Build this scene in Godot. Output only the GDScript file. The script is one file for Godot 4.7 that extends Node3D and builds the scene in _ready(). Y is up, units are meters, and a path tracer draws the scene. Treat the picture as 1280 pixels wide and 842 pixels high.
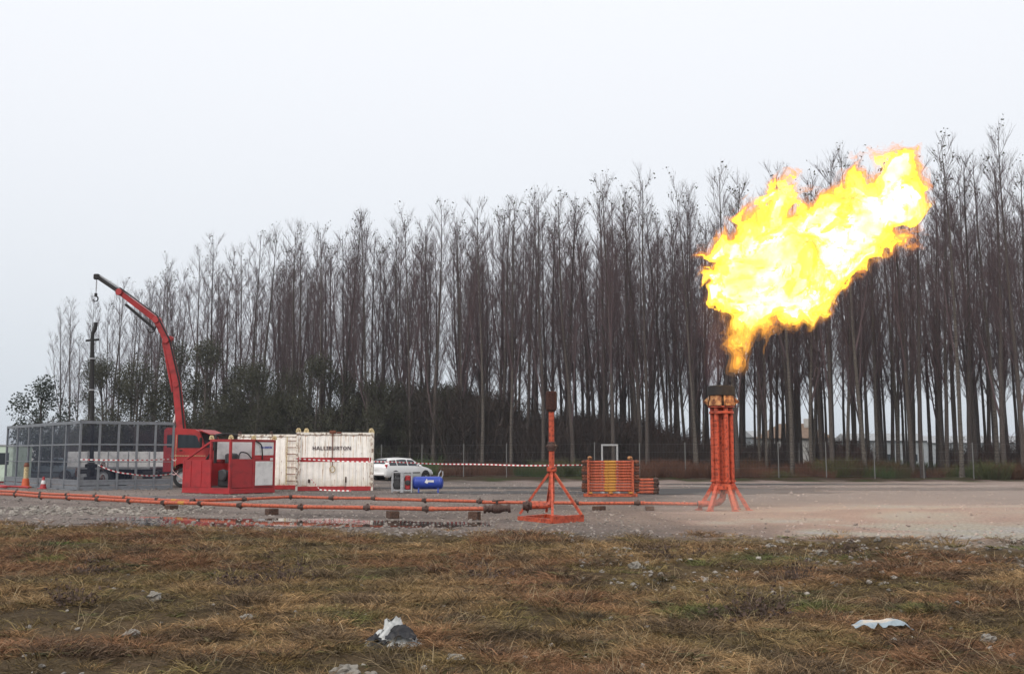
extends Node3D

# ---------------------------------------------------------------- mesh helper
class Geo:
	var v := PackedVector3Array()
	var n := PackedVector3Array()
	var c := PackedColorArray()
	var uv := PackedVector2Array()
	var ix := PackedInt32Array()
	var col := Color.WHITE

	func put(p: Vector3, nn: Vector3, t := Vector2.ZERO) -> int:
		v.append(p); n.append(nn); c.append(col); uv.append(t)
		return v.size() - 1

	func tri(a: Vector3, b: Vector3, d: Vector3, hint: Vector3) -> void:
		var nn := (d - a).cross(b - a)
		if nn.length_squared() < 1e-14:
			return
		nn = nn.normalized()
		if nn.dot(hint) < 0.0:
			var s := b
			b = d
			d = s
			nn = -nn
		var k := put(a, nn)
		put(b, nn); put(d, nn)
		ix.append(k); ix.append(k + 1); ix.append(k + 2)

	func quad(a: Vector3, b: Vector3, d: Vector3, e: Vector3, hint: Vector3) -> void:
		tri(a, b, d, hint)
		tri(a, d, e, hint)

	func quad_uv(a: Vector3, b: Vector3, d: Vector3, e: Vector3, hint: Vector3, uvs: Array) -> void:
		var nn := (d - a).cross(b - a).normalized()
		var flip := nn.dot(hint) < 0.0
		if flip:
			nn = -nn
		var k := put(a, nn, uvs[0])
		put(b, nn, uvs[1]); put(d, nn, uvs[2]); put(e, nn, uvs[3])
		for t in ([0, 2, 1, 0, 3, 2] if flip else [0, 1, 2, 0, 2, 3]):
			ix.append(k + t)

	# box with chamfered edges, axes of basis b
	func box(at: Vector3, size: Vector3, bev := 0.0, b := Basis()) -> void:
		var h := size * 0.5
		bev = minf(bev, minf(h.x, minf(h.y, h.z)) * 0.9)
		var ax := [b.x, b.y, b.z]
		var hs := [h.x, h.y, h.z]
		for i in 3:
			var j: int = (i + 1) % 3
			var k: int = (i + 2) % 3
			for s in [-1.0, 1.0]:
				var o: Vector3 = at + ax[i] * hs[i] * s
				var p: Vector3 = ax[j] * (hs[j] - bev)
				var q: Vector3 = ax[k] * (hs[k] - bev)
				quad(o - p - q, o + p - q, o + p + q, o - p + q, ax[i] * s)
		if bev <= 0.0:
			return
		for i in 3:
			var j: int = (i + 1) % 3
			var k: int = (i + 2) % 3
			for s in [-1.0, 1.0]:
				for t in [-1.0, 1.0]:
					var l: Vector3 = ax[k] * (hs[k] - bev)
					var a1: Vector3 = at + ax[i] * hs[i] * s + ax[j] * (hs[j] - bev) * t
					var a2: Vector3 = at + ax[i] * (hs[i] - bev) * s + ax[j] * hs[j] * t
					quad(a1 - l, a1 + l, a2 + l, a2 - l, ax[i] * s + ax[j] * t)
		for s in [-1.0, 1.0]:
			for t in [-1.0, 1.0]:
				for u in [-1.0, 1.0]:
					var d: Vector3 = ax[0] * s * bev + ax[1] * t * bev + ax[2] * u * bev
					var o: Vector3 = at + ax[0] * hs[0] * s + ax[1] * hs[1] * t + ax[2] * hs[2] * u - d
					tri(o + ax[0] * s * bev, o + ax[1] * t * bev, o + ax[2] * u * bev, d)

	# rectangular beam from a to b
	func beam(a: Vector3, b: Vector3, w0: float, h0: float, w1 := -1.0, h1 := -1.0, up := Vector3.UP) -> void:
		if w1 < 0.0:
			w1 = w0
		if h1 < 0.0:
			h1 = h0
		var d := (b - a).normalized()
		var s := d.cross(up)
		if s.length() < 0.05:
			s = d.cross(Vector3.RIGHT)
		s = s.normalized()
		var u := s.cross(d).normalized()
		var r := []
		for e in [[a, w0, h0], [b, w1, h1]]:
			var p: Vector3 = e[0]
			r.append([p - s * e[1] * 0.5 - u * e[2] * 0.5, p + s * e[1] * 0.5 - u * e[2] * 0.5, p + s * e[1] * 0.5 + u * e[2] * 0.5, p - s * e[1] * 0.5 + u * e[2] * 0.5])
		var hints := [-u, s, u, -s]
		for i in 4:
			var j: int = (i + 1) % 4
			quad(r[0][i], r[0][j], r[1][j], r[1][i], hints[i])
		quad(r[0][0], r[0][1], r[0][2], r[0][3], -d)
		quad(r[1][0], r[1][1], r[1][2], r[1][3], d)

	func tube(pts: PackedVector3Array, rad: PackedFloat32Array, sides: int, caps := true) -> void:
		var m := pts.size()
		var t := (pts[1] - pts[0]).normalized()
		var u := t.cross(Vector3.RIGHT if absf(t.x) < 0.8 else Vector3.UP).normalized()
		var first := v.size()
		var cs := PackedVector2Array()
		for j in sides:
			cs.append(Vector2.from_angle(TAU * j / sides))
		for k in m:
			var tt := t
			if k == m - 1:
				tt = (pts[k] - pts[k - 1]).normalized()
			elif k > 0:
				tt = (pts[k + 1] - pts[k - 1]).normalized()
			u = (u - tt * u.dot(tt)).normalized()
			var w := tt.cross(u)
			for j in sides:
				var nn := u * cs[j].x + w * cs[j].y
				v.append(pts[k] + nn * rad[k]); n.append(nn); c.append(col); uv.append(Vector2(float(j) / sides, k))
		for k in m - 1:
			for j in sides:
				var j2 := (j + 1) % sides
				var a := first + k * sides + j
				var b := first + k * sides + j2
				var d := a + sides
				var e := b + sides
				ix.append(a); ix.append(d); ix.append(b)
				if rad[k + 1] > 1e-5:
					ix.append(b); ix.append(d); ix.append(e)
		if caps:
			for e in [0, m - 1]:
				if rad[e] > 1e-4:
					var out := (pts[0] - pts[1]) if e == 0 else (pts[m - 1] - pts[m - 2])
					for j in range(1, sides - 1):
						tri(v[first + e * sides], v[first + e * sides + j], v[first + e * sides + j + 1], out)

	func pipe(a: Vector3, b: Vector3, r: float, sides := 10) -> void:
		tube(PackedVector3Array([a, b]), PackedFloat32Array([r, r]), sides)

	# profile of [radius, height] about axis d from p
	func lathe(p: Vector3, d: Vector3, prof: Array, sides := 12) -> void:
		d = d.normalized()
		var u := d.cross(Vector3.RIGHT if absf(d.x) < 0.8 else Vector3.UP).normalized()
		var w := d.cross(u)
		for k in prof.size() - 1:
			var a: Array = prof[k]
			var b: Array = prof[k + 1]
			var along := Vector2(b[0] - a[0], b[1] - a[1])
			var on := Vector2(along.y, -along.x).normalized()
			var first := v.size()
			for j in sides + 1:
				var e := u * cos(TAU * j / sides) + w * sin(TAU * j / sides)
				var nn := (e * on.x + d * on.y).normalized()
				put(p + e * a[0] + d * a[1], nn)
				put(p + e * b[0] + d * b[1], nn)
			for j in sides:
				var q := first + j * 2
				for t in [q, q + 1, q + 2, q + 2, q + 1, q + 3]:
					ix.append(t)

	# smooth surface through rows of points; hint: outward at each point is away from «inside»
	func grid(rows: Array, flip := false) -> void:
		var m: int = rows.size()
		var k: int = rows[0].size()
		var first := v.size()
		for i in m:
			for j in k:
				var du: Vector3 = rows[mini(i + 1, m - 1)][j] - rows[maxi(i - 1, 0)][j]
				var dv: Vector3 = rows[i][mini(j + 1, k - 1)] - rows[i][maxi(j - 1, 0)]
				var nn := dv.cross(du).normalized()
				if nn.length() < 0.5:
					nn = Vector3.UP
				put(rows[i][j], -nn if flip else nn, Vector2(float(j) / (k - 1), float(i) / (m - 1)))
		for i in m - 1:
			for j in k - 1:
				var a := first + i * k + j
				for t in ([a, a + 1, a + k, a + 1, a + k + 1, a + k] if flip else [a, a + k, a + 1, a + 1, a + k, a + k + 1]):
					ix.append(t)

	# polygon in a plane pushed from o along d by thickness; ux, uy: the plane's axes
	func slab(poly: PackedVector2Array, o: Vector3, ux: Vector3, uy: Vector3, d: Vector3) -> void:
		var t := Geometry2D.triangulate_polygon(poly)
		for k in range(0, t.size(), 3):
			var a := poly[t[k]]
			var b := poly[t[k + 1]]
			var e := poly[t[k + 2]]
			var A := o + ux * a.x + uy * a.y
			var B := o + ux * b.x + uy * b.y
			var E := o + ux * e.x + uy * e.y
			tri(A, B, E, -d)
			tri(A + d, B + d, E + d, d)
		var mid := Vector2.ZERO
		var ccw := not Geometry2D.is_polygon_clockwise(poly)
		for k in poly.size():
			var a := poly[k]
			var b := poly[(k + 1) % poly.size()]
			var e := b - a
			var out := Vector2(e.y, -e.x) * (1.0 if ccw else -1.0)
			var A := o + ux * a.x + uy * a.y
			var B := o + ux * b.x + uy * b.y
			quad(A, B, B + d, A + d, ux * out.x + uy * out.y)

	func mesh() -> ArrayMesh:
		var arr := []
		arr.resize(Mesh.ARRAY_MAX)
		arr[Mesh.ARRAY_VERTEX] = v
		arr[Mesh.ARRAY_NORMAL] = n
		arr[Mesh.ARRAY_COLOR] = c
		arr[Mesh.ARRAY_TEX_UV] = uv
		arr[Mesh.ARRAY_INDEX] = ix
		var m := ArrayMesh.new()
		m.add_surface_from_arrays(Mesh.PRIMITIVE_TRIANGLES, arr)
		return m

# ---------------------------------------------------------------- scene helpers
var rng := RandomNumberGenerator.new()
var M := {}
var tex := {}

func lin(r: float, g: float, b: float, a := 1.0) -> Color:
	var k := Color(r, g, b).linear_to_srgb()
	k.a = a
	return k

func noise_tex(key: String, freq: float, oct: int, ramp: Array, normal := false, strength := 4.0, size := 512) -> NoiseTexture2D:
	if tex.has(key):
		return tex[key]
	var f := FastNoiseLite.new()
	f.seed = key.hash() % 1000
	f.noise_type = FastNoiseLite.TYPE_SIMPLEX
	f.frequency = freq
	f.fractal_octaves = oct
	f.fractal_gain = 0.6
	var t := NoiseTexture2D.new()
	t.width = size
	t.height = size
	t.seamless = true
	t.noise = f
	if normal:
		t.as_normal_map = true
		t.bump_strength = strength
	elif ramp.size():
		var g := Gradient.new()
		g.offsets = PackedFloat32Array(ramp.map(func(e): return e[0]))
		g.colors = PackedColorArray(ramp.map(func(e): return e[1]))
		t.color_ramp = g
	tex[key] = t
	return t

func gray(x: float) -> Color:
	return Color(x, x, x)

func mat(key: String, r: float, g: float, b: float, rough := 0.8, metal := 0.0, grime := "", scale := 1.0) -> StandardMaterial3D:
	if M.has(key):
		return M[key]
	var m := StandardMaterial3D.new()
	m.resource_name = key
	m.albedo_color = lin(r, g, b)
	m.roughness = rough
	m.metallic = metal
	if grime != "":
		m.albedo_texture = tex[grime]
		m.uv1_triplanar = true
		m.uv1_scale = Vector3.ONE * scale
	M[key] = m
	return m

func part(called: String, g: Geo, m: Material, parent: Node = self, label := "") -> MeshInstance3D:
	var o := MeshInstance3D.new()
	o.name = called
	o.mesh = g.mesh()
	o.material_override = m
	parent.add_child(o, true)
	if label:
		o.set_meta("label", label)
	return o

func tag(o: Node, label: String, category := "", group := "", kind := "") -> Node:
	if label: o.set_meta("label", label)
	if category: o.set_meta("category", category)
	if group: o.set_meta("group", group)
	if kind: o.set_meta("kind", kind)
	return o

func thing(called: String, label: String, category: String, at := Vector3.ZERO, turn := 0.0, group := "") -> Node3D:
	var o := Node3D.new()
	o.name = called
	add_child(o, true)
	o.position = at
	o.rotation.y = turn
	tag(o, label, category, group)
	return o

func setting(called: String, g: Geo, m: Material) -> MeshInstance3D:
	var o := part(called, g, m)
	o.set_meta("kind", "structure")
	return o

func scatter(called: String, mesh: Mesh, m: Material, places: Array, colors: Array, parent: Node = self) -> MultiMeshInstance3D:
	var mm := MultiMesh.new()
	mm.transform_format = MultiMesh.TRANSFORM_3D
	mm.use_colors = true
	mm.mesh = mesh
	mm.instance_count = places.size()
	for i in places.size():
		mm.set_instance_transform(i, places[i])
		mm.set_instance_color(i, colors[i])
	var o := MultiMeshInstance3D.new()
	o.name = called
	o.multimesh = mm
	o.material_override = m
	parent.add_child(o, true)
	o.set_meta("kind", "stuff")
	return o

func rf(a: float, b: float) -> float:
	return rng.randf_range(a, b)

# ---------------------------------------------------------------- ground shape
var n_big := FastNoiseLite.new()
var n_mid := FastNoiseLite.new()
var n_fine := FastNoiseLite.new()

func grass_edge(x: float) -> float:   # distance from the eye where the grass ends
	var e := 20.9 - 0.27 * x
	return clampf(e, 18.6, 25.0) + n_mid.get_noise_2d(x * 6.0, 40.0) * 1.1

func bank(x: float, z: float) -> float:
	var a := smoothstep(4.0, 16.0, x) * (1.0 - smoothstep(45.0, 70.0, x))
	var d := (-z - 25.5 - 0.06 * x) / 4.6
	return a * exp(-d * d) * 0.30

func ground_y(x: float, z: float) -> float:
	var d := -z
	var e := grass_edge(x)
	var g := 1.0 - smoothstep(e - 1.0, e + 1.5, d)
	var y := g * (n_mid.get_noise_2d(x * 5.0, z * 5.0) * 0.09 + n_fine.get_noise_2d(x * 5.0, z * 5.0) * 0.05 + n_big.get_noise_2d(x, z) * 0.08 + 0.03)
	y += bank(x, z)
	var yard := smoothstep(e + 1.0, e + 4.0, d) * (1.0 - smoothstep(60.0, 64.0, d))
	if x > 8.0:
		y += yard * n_fine.get_noise_2d(x * 3.0, z * 3.0) * 0.03 * smoothstep(8.0, 12.0, x) * (1.0 - smoothstep(35.0, 41.0, d))
	if d > 62.0:
		y += smoothstep(62.0, 68.0, d) * (0.08 + n_mid.get_noise_2d(x * 2.0, z * 2.0) * 0.15)
	return y

func ground_color(x: float, z: float) -> Color:
	var d := -z
	var e := grass_edge(x)
	var nb := n_big.get_noise_2d(x * 1.3, z * 1.3)
	var nm := n_mid.get_noise_2d(x * 3.0, z * 3.0)
	var nf := n_fine.get_noise_2d(x * 6.0, z * 6.0)
	var soil := Color(0.085, 0.062, 0.037).lerp(Color(0.13, 0.09, 0.05), clampf(0.5 + nm, 0, 1))
	var yard := Color(0.30, 0.25, 0.222).lerp(Color(0.19, 0.163, 0.15), clampf(0.35 + nb * 1.4 + nm * 0.7, 0, 1))
	yard = yard * (1.0 + nf * 0.25)
	var dirt := Color(0.475, 0.362, 0.318) * (1.0 + nb * 0.4 + nm * 0.4 + nf * 0.15)
	yard = yard.lerp(dirt, smoothstep(3.0, 9.0, x + nm * 3.0) * (1.0 - smoothstep(31.0, 36.0, d + nb * 6.0)))
	yard = yard.lerp(dirt, smoothstep(-2.0, 4.0, x) * smoothstep(52.0, 56.0, d + nm * 4.0) * 0.6)
	var c := soil.lerp(yard, smoothstep(e - 1.2, e + 0.8, d + nm * 1.0))
	# bare rubble showing through the grass near its far edge on the right
	c = c.lerp(Color(0.2, 0.175, 0.15), smoothstep(0.0, 0.35, nm + 0.1) * smoothstep(3.0, 7.0, x) * smoothstep(13.0, 15.0, d) * (1.0 - smoothstep(e, e + 1.0, d)) * 0.7)
	var litter := Color(0.075, 0.05, 0.035).lerp(Color(0.05, 0.065, 0.02), clampf(nm * 1.5 + 0.2, 0, 1))
	c = c.lerp(litter, smoothstep(62.0, 66.0, d + nm * 3.0 - smoothstep(0.0, -30.0, x) * 12.0))
	c = c.lerp(Color(0.11, 0.115, 0.06), smoothstep(150.0, 190.0, d))
	c.a = 1.0
	return c

func build_ground() -> void:
	var xs := PackedFloat32Array()
	var zs := PackedFloat32Array()
	var x := -44.0
	while x <= 44.0:
		xs.append(x)
		x += 0.32
	var s := 1.0
	x = 44.0
	while x < 2600.0:
		x += s
		s *= 1.3
		xs.append(x)
		xs.insert(0, -x)
	var z := 8.0
	while z > -34.0:
		zs.append(z)
		z -= 0.2 if z < -5.0 and z > -20.0 else 0.35
	while z > -90.0:
		zs.append(z)
		z -= 0.9
	s = 1.2
	while z > -3500.0:
		zs.append(z)
		z -= s
		s *= 1.25
	var back := 8.0
	s = 1.0
	while back < 2000.0:
		back += s
		s *= 1.5
		zs.insert(0, back)
	var g := Geo.new()
	var k := xs.size()
	for j in zs.size():
		for i in k:
			var px := xs[i]
			var pz := zs[j]
			g.col = ground_color(px, pz) * 2.5
			g.col.a = 1.0
			var h := ground_y(px, pz)
			var e := 0.2
			var nn := Vector3(ground_y(px - e, pz) - ground_y(px + e, pz), 2.0 * e, ground_y(px, pz - e) - ground_y(px, pz + e)).normalized()
			g.put(Vector3(px, h, pz), nn)
	for j in zs.size() - 1:
		for i in k - 1:
			var a := j * k + i
			# rows run towards -z
			for t in [a, a + k, a + 1, a + 1, a + k, a + k + 1]:
				g.ix.append(t)
	var m := StandardMaterial3D.new()
	m.resource_name = "earth"
	m.albedo_color = lin(0.4, 0.4, 0.4)
	m.vertex_color_use_as_albedo = true
	m.albedo_texture = tex["speckle"]
	m.uv1_triplanar = true
	m.uv1_world_triplanar = true
	m.uv1_scale = Vector3.ONE * 0.45
	m.roughness = 0.95
	m.metallic_specular = 0.2
	m.normal_enabled = true
	m.normal_texture = noise_tex("bumps", 0.05, 5, [], true, 10.0)
	m.normal_scale = 0.8
	setting("ground", g, m)

func blob_outline(cx: float, cz: float, rx: float, rz: float, seedv: int, rag := 0.35, steps := 48) -> PackedVector2Array:
	var p := PackedVector2Array()
	for i in steps:
		var a := TAU * i / steps
		var r := 1.0 + rag * n_mid.get_noise_2d(cos(a) * 60.0 + seedv * 17.0, sin(a) * 60.0) * 1.6
		p.append(Vector2(cx + cos(a) * rx * r, cz + sin(a) * rz * r))
	return p

func flat_sheet(called: String, poly: PackedVector2Array, y: float, m: Material) -> void:
	var g := Geo.new()
	var t := Geometry2D.triangulate_polygon(poly)
	for k in range(0, t.size(), 3):
		g.tri(Vector3(poly[t[k]].x, y, poly[t[k]].y), Vector3(poly[t[k + 1]].x, y, poly[t[k + 1]].y), Vector3(poly[t[k + 2]].x, y, poly[t[k + 2]].y), Vector3.UP)
	setting(called, g, m)

# ---------------------------------------------------------------- trees
func grow(g: Geo, p: Vector3, dir: Vector3, length: float, r0: float, r1: float, segs: int, sides: int, up: float, wob: float) -> PackedVector3Array:
	var pts := PackedVector3Array([p])
	var rad := PackedFloat32Array([r0])
	var d := dir.normalized()
	for k in segs:
		d = (d + Vector3(rf(-wob, wob), up, rf(-wob, wob))).normalized()
		p += d * length / segs
		pts.append(p)
		rad.append(lerpf(r0, r1, float(k + 1) / segs))
	g.tube(pts, rad, sides, false)
	return pts

func on_path(pts: PackedVector3Array, t: float) -> Vector3:
	var f := clampf(t, 0.0, 0.999) * (pts.size() - 1)
	var i := int(f)
	return pts[i].lerp(pts[i + 1], f - i)

func leaf(g: Geo, p: Vector3, size: float) -> void:
	var a := Vector3(rf(-1, 1), rf(-1, 1), rf(-1, 1)).normalized()
	var b := a.cross(Vector3(rf(-1, 1), rf(-1, 1), rf(-1, 1))).normalized()
	g.tri(p - a * size * 0.5, p + b * size * 0.35, p + a * size * 0.5, a.cross(b))
	g.tri(p - a * size * 0.5, p - b * size * 0.3 + a.cross(b) * size * 0.1, p + a * size * 0.5, a.cross(b))

# a bare plantation poplar: clear trunk, steep branches, a brush of twigs, a few leaves left at the top
func poplar_meshes(seedv: int) -> Array:
	rng.seed = seedv
	var tr := Geo.new()
	var cr := Geo.new()
	var lf := Geo.new()
	var H := 23.5
	var stem := grow(tr, Vector3(0, -0.3, 0), Vector3(rf(-0.04, 0.04), 1, rf(-0.04, 0.04)), H, rf(0.145, 0.215), 0.02, 16, 8, 0.07, 0.024)
	# root flare
	tr.lathe(Vector3(0, -0.3, 0), Vector3.UP, [[0.3, 0.0], [0.22, 0.35], [0.19, 0.9]], 8)
	var axes := [[stem, rf(0.2, 0.34), 36, 1.0]]
	for k in rng.randi_range(0, 2):
		var t := rf(0.16, 0.45)
		var a := rf(0, TAU)
		var h := Vector3(cos(a), 0, sin(a))
		var pts := grow(cr, on_path(stem, t), Vector3.UP + h * rf(0.22, 0.42), (1.0 - t) * H * rf(0.75, 0.95), rf(0.06, 0.1), 0.015, 9, 6, 0.16, 0.05)
		axes.append([pts, 0.15, 15, 0.8])
	for ax in axes:
		var az := rf(0, TAU)
		for k in int(ax[2]):
			var t: float = lerpf(ax[1], 0.985, (k + rf(0, 0.9)) / ax[2])
			az += 2.4 + rf(-0.4, 0.4)
			var h := Vector3(cos(az), 0, sin(az))
			var bl: float = lerpf(6.2, 1.3, pow(t, 1.1)) * rf(0.5, 1.2) * ax[3]
			var br: float = lerpf(0.031, 0.013, t) * rf(0.6, 1.25)
			var b := grow(cr, on_path(ax[0], t), Vector3.UP * rf(0.75, 1.2) + h * rf(0.45, 1.05), bl, br, 0.007, 5, 4, 0.16, 0.1)
			var ns := int(4 + bl * 2.7 + (5.0 if t > 0.72 else 0.0))
			for q in ns:
				var tb := rf(0.2, 1.0)
				var sp := on_path(b, tb)
				var a2 := rf(0, TAU)
				var sd := (b[5] - b[0]).normalized() + Vector3(cos(a2), 0.3, sin(a2)) * rf(0.4, 0.9)
				var sl := rf(0.6, 1.7) * (1.15 - 0.5 * tb)
				var s := grow(cr, sp, sd, sl, 0.0095, 0.0035, 2, 3, 0.18, 0.12)
				for w in 2:
					var a3 := rf(0, TAU)
					var p := on_path(s, rf(0.2, 0.95))
					var e := p + ((s[2] - s[0]).normalized() + Vector3(cos(a3), 0.5, sin(a3)) * 0.6).normalized() * rf(0.25, 0.7)
					cr.tube(PackedVector3Array([p, e]), PackedFloat32Array([0.0065, 0.0]), 3, false)
				if t > 0.9 and rf(0, 1) < 0.11:
					for w in rng.randi_range(2, 5):
						leaf(lf, s[2] + Vector3(rf(-0.3, 0.3), rf(-0.4, 0.2), rf(-0.3, 0.3)), rf(0.12, 0.24))
				elif t > 0.5 and rf(0, 1) < 0.01:
					leaf(lf, s[2], rf(0.1, 0.16))
	leaf(lf, stem[16], 0.15)
	return [tr.mesh(), cr.mesh(), lf.mesh()]

func row_z(x: float) -> float:
	var k := [[120.0, -26.0], [33.6, -68.5], [0.0, -84.5], [-27.0, -99.6], [-48.0, -124.0], [-70.0, -151.0]]
	for i in k.size() - 1:
		if x >= k[i + 1][0]:
			return lerpf(k[i + 1][1], k[i][1], (x - k[i + 1][0]) / (k[i][0] - k[i + 1][0]))
	return -151.0

func landmark(x: float, z: float) -> String:
	var u := x / -z
	var px := 640.0 + 1256.0 * u
	for e in [[62, "left of all others"], [106, "left of the hanging black pipe"], [135, "behind the hanging black pipe"], [215, "behind the grey screen, under the crane boom"], [275, "behind the red crane truck"], [370, "behind the red pump skid"], [466, "behind the white lettered container"], [530, "behind the white estate car"], [600, "right of the blue air tank"], [670, "left of the single burner mast"], [712, "behind the single burner mast"], [800, "behind the stack of orange pipes"], [870, "left of the burning flare stack"], [935, "behind the burning flare stack"], [985, "right of the burning flare stack"], [1040, "before the white house"], [1200, "before the long grey sheds"], [1600, "at the right end of the wood"]]:
		if px < e[0]:
			return e[1]
	return "at the right end of the wood"

func copy(src: Node, at: Vector3, turn: float, scale := 1.0) -> Node3D:
	var o: Node3D = src.duplicate()
	o.name = String(src.name).rstrip("0123456789_")
	add_child(o, true)
	o.position = at
	o.rotation.y = turn
	o.scale = Vector3.ONE * scale
	return o

func build_poplars() -> void:
	var bark := mat("poplar_bark", 0.125, 0.1, 0.088, 0.95, 0.0, "bark", 0.5)
	var twig := mat("poplar_twigs", 0.09, 0.06, 0.063, 0.9)
	var leafm := mat("poplar_leaves", 0.05, 0.055, 0.02, 0.8)
	var barks := [bark, mat("poplar_bark_pale", 0.16, 0.135, 0.115, 0.95, 0.0, "bark", 0.35), mat("poplar_bark_dark", 0.085, 0.066, 0.06, 0.95, 0.0, "bark", 0.7)]
	var protos := []
	for k in 14:
		var ms := poplar_meshes(900 + k)
		var o := Node3D.new()
		o.name = "poplar_tree"
		for e in [["trunk", 0, barks[k % 3]], ["crown", 1, twig], ["leaves", 2, leafm]]:
			var mi := MeshInstance3D.new()
			mi.name = e[0]
			mi.mesh = ms[e[1]]
			mi.material_override = e[2]
			o.add_child(mi, true)
		protos.append(o)
	rng.seed = 77
	var counts := {}
	var far_places := []
	var far_cols := []
	for row in 13:
		var x := 75.0 - row * 0.6
		while x > (-68.0 if row < 7 else (-8.0 if row < 9 else 4.0)):
			var spacing := 2.9 if row == 0 else 3.05
			if x < -36.0:
				spacing = 4.3
			var skip := (x < -30.0 and row > 2) or (x < -52.0 and row > 1)
			var bx := x + row * 0.35 + rf(-1.0, 1.0)
			var bz := row_z(x) - row * 3.1 + rf(-0.7, 0.7)
			x -= spacing
			if skip:
				continue
			var px := 640.0 + 1256.0 * bx / -bz
			if px > 1345.0:
				continue
			var sc := rf(0.97, 1.035) * (1.0 if bx > -30.0 else rf(0.88, 1.02))
			if row > 0 and rf(0, 1) < 0.15:
				sc *= rf(0.82, 0.96)
			if px > 900.0:
				sc *= 0.985
			if row > 6:
				far_places.append(Transform3D(Basis(Vector3.UP, rf(0, TAU)).scaled(Vector3.ONE * sc), Vector3(bx, 0.0, bz)))
				far_cols.append(Color.WHITE)
				continue
			var which := rng.randi_range(0, 13)
			var tone: String = ["grey barked", "pale barked", "dark barked"][which % 3]
			var o := copy(protos[which], Vector3(bx, 0.0, bz), rf(0, TAU), sc)
			o.scale = Vector3(sc * rf(0.85, 1.1), sc, sc * rf(0.85, 1.1))
			var lm := landmark(bx, bz)
			if row == 0:
				counts[lm] = counts.get(lm, 0) + 1
				var nth: String = ["first", "second", "third", "fourth", "fifth", "sixth", "seventh", "eighth", "ninth", "tenth", "eleventh"][mini(counts[lm] - 1, 10)]
				tag(o, "front row poplar %s, %s from right" % [lm, nth], "tree", "bare poplars at the front of the wood")
			else:
				tag(o, "%s bare poplar deeper in the wood %s" % [tone, lm], "tree", "%s poplars in the wood %s" % [tone, lm])
	# the trees past the first 300: one mass deep in the wood
	var deep := tag(Node3D.new(), "mass of bare poplars deepest in the wood, seen between the nearer trunks", "wood", "", "stuff")
	deep.name = "poplar_wood"
	add_child(deep, true)
	var half := far_places.size() / 2
	for k in 2:
		var pl := far_places.slice(k * half, (k + 1) * half)
		var cl := far_cols.slice(k * half, (k + 1) * half)
		scatter("trunks", protos[k * 5].get_node("trunk").mesh, bark, pl, cl, deep)
		scatter("crowns", protos[k * 5].get_node("crown").mesh, twig, pl, cl, deep)
	for o in protos:
		o.free()

# an evergreen with a lumpy leafy crown that shows gaps
func evergreen_meshes(seedv: int, h: float, w: float, low: float, n: int) -> Array:
	rng.seed = seedv
	var tr := Geo.new()
	var cr := Geo.new()
	var stem := grow(tr, Vector3(0, -0.2, 0), Vector3(rf(-0.05, 0.05), 1, 0), h * 0.9, 0.2, 0.03, 10, 7, 0.05, 0.05)
	var lumps := []
	for k in 26:
		var t := rf(low, 1.0)
		var a := rf(0, TAU)
		var prof := sin(PI * clampf(0.12 + 0.8 * (t - low) / (1.0 - low), 0, 1))
		var r := w * 0.5 * prof * sqrt(rf(0.1, 1.0))
		var at := on_path(stem, t) + Vector3(cos(a) * r, 0, sin(a) * r)
		at.y = h * t * 0.96
		tr.tube(PackedVector3Array([on_path(stem, maxf(t - 0.12, 0.1)), at]), PackedFloat32Array([0.05, 0.015]), 4, false)
		lumps.append([at, rf(0.6, 1.15) * w * 0.21])
	for l in lumps:
		for k in n:
			var d := Vector3(rf(-1, 1), rf(-1, 1), rf(-1, 1))
			if d.length() > 1.0:
				continue
			cr.col = Color(1, 1, 1) * rf(0.5, 1.0)
			cr.col.a = 1
			leaf(cr, l[0] + d * Vector3(1, 1.25, 1) * l[1], rf(0.09, 0.2))
	return [tr.mesh(), cr.mesh()]

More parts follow.
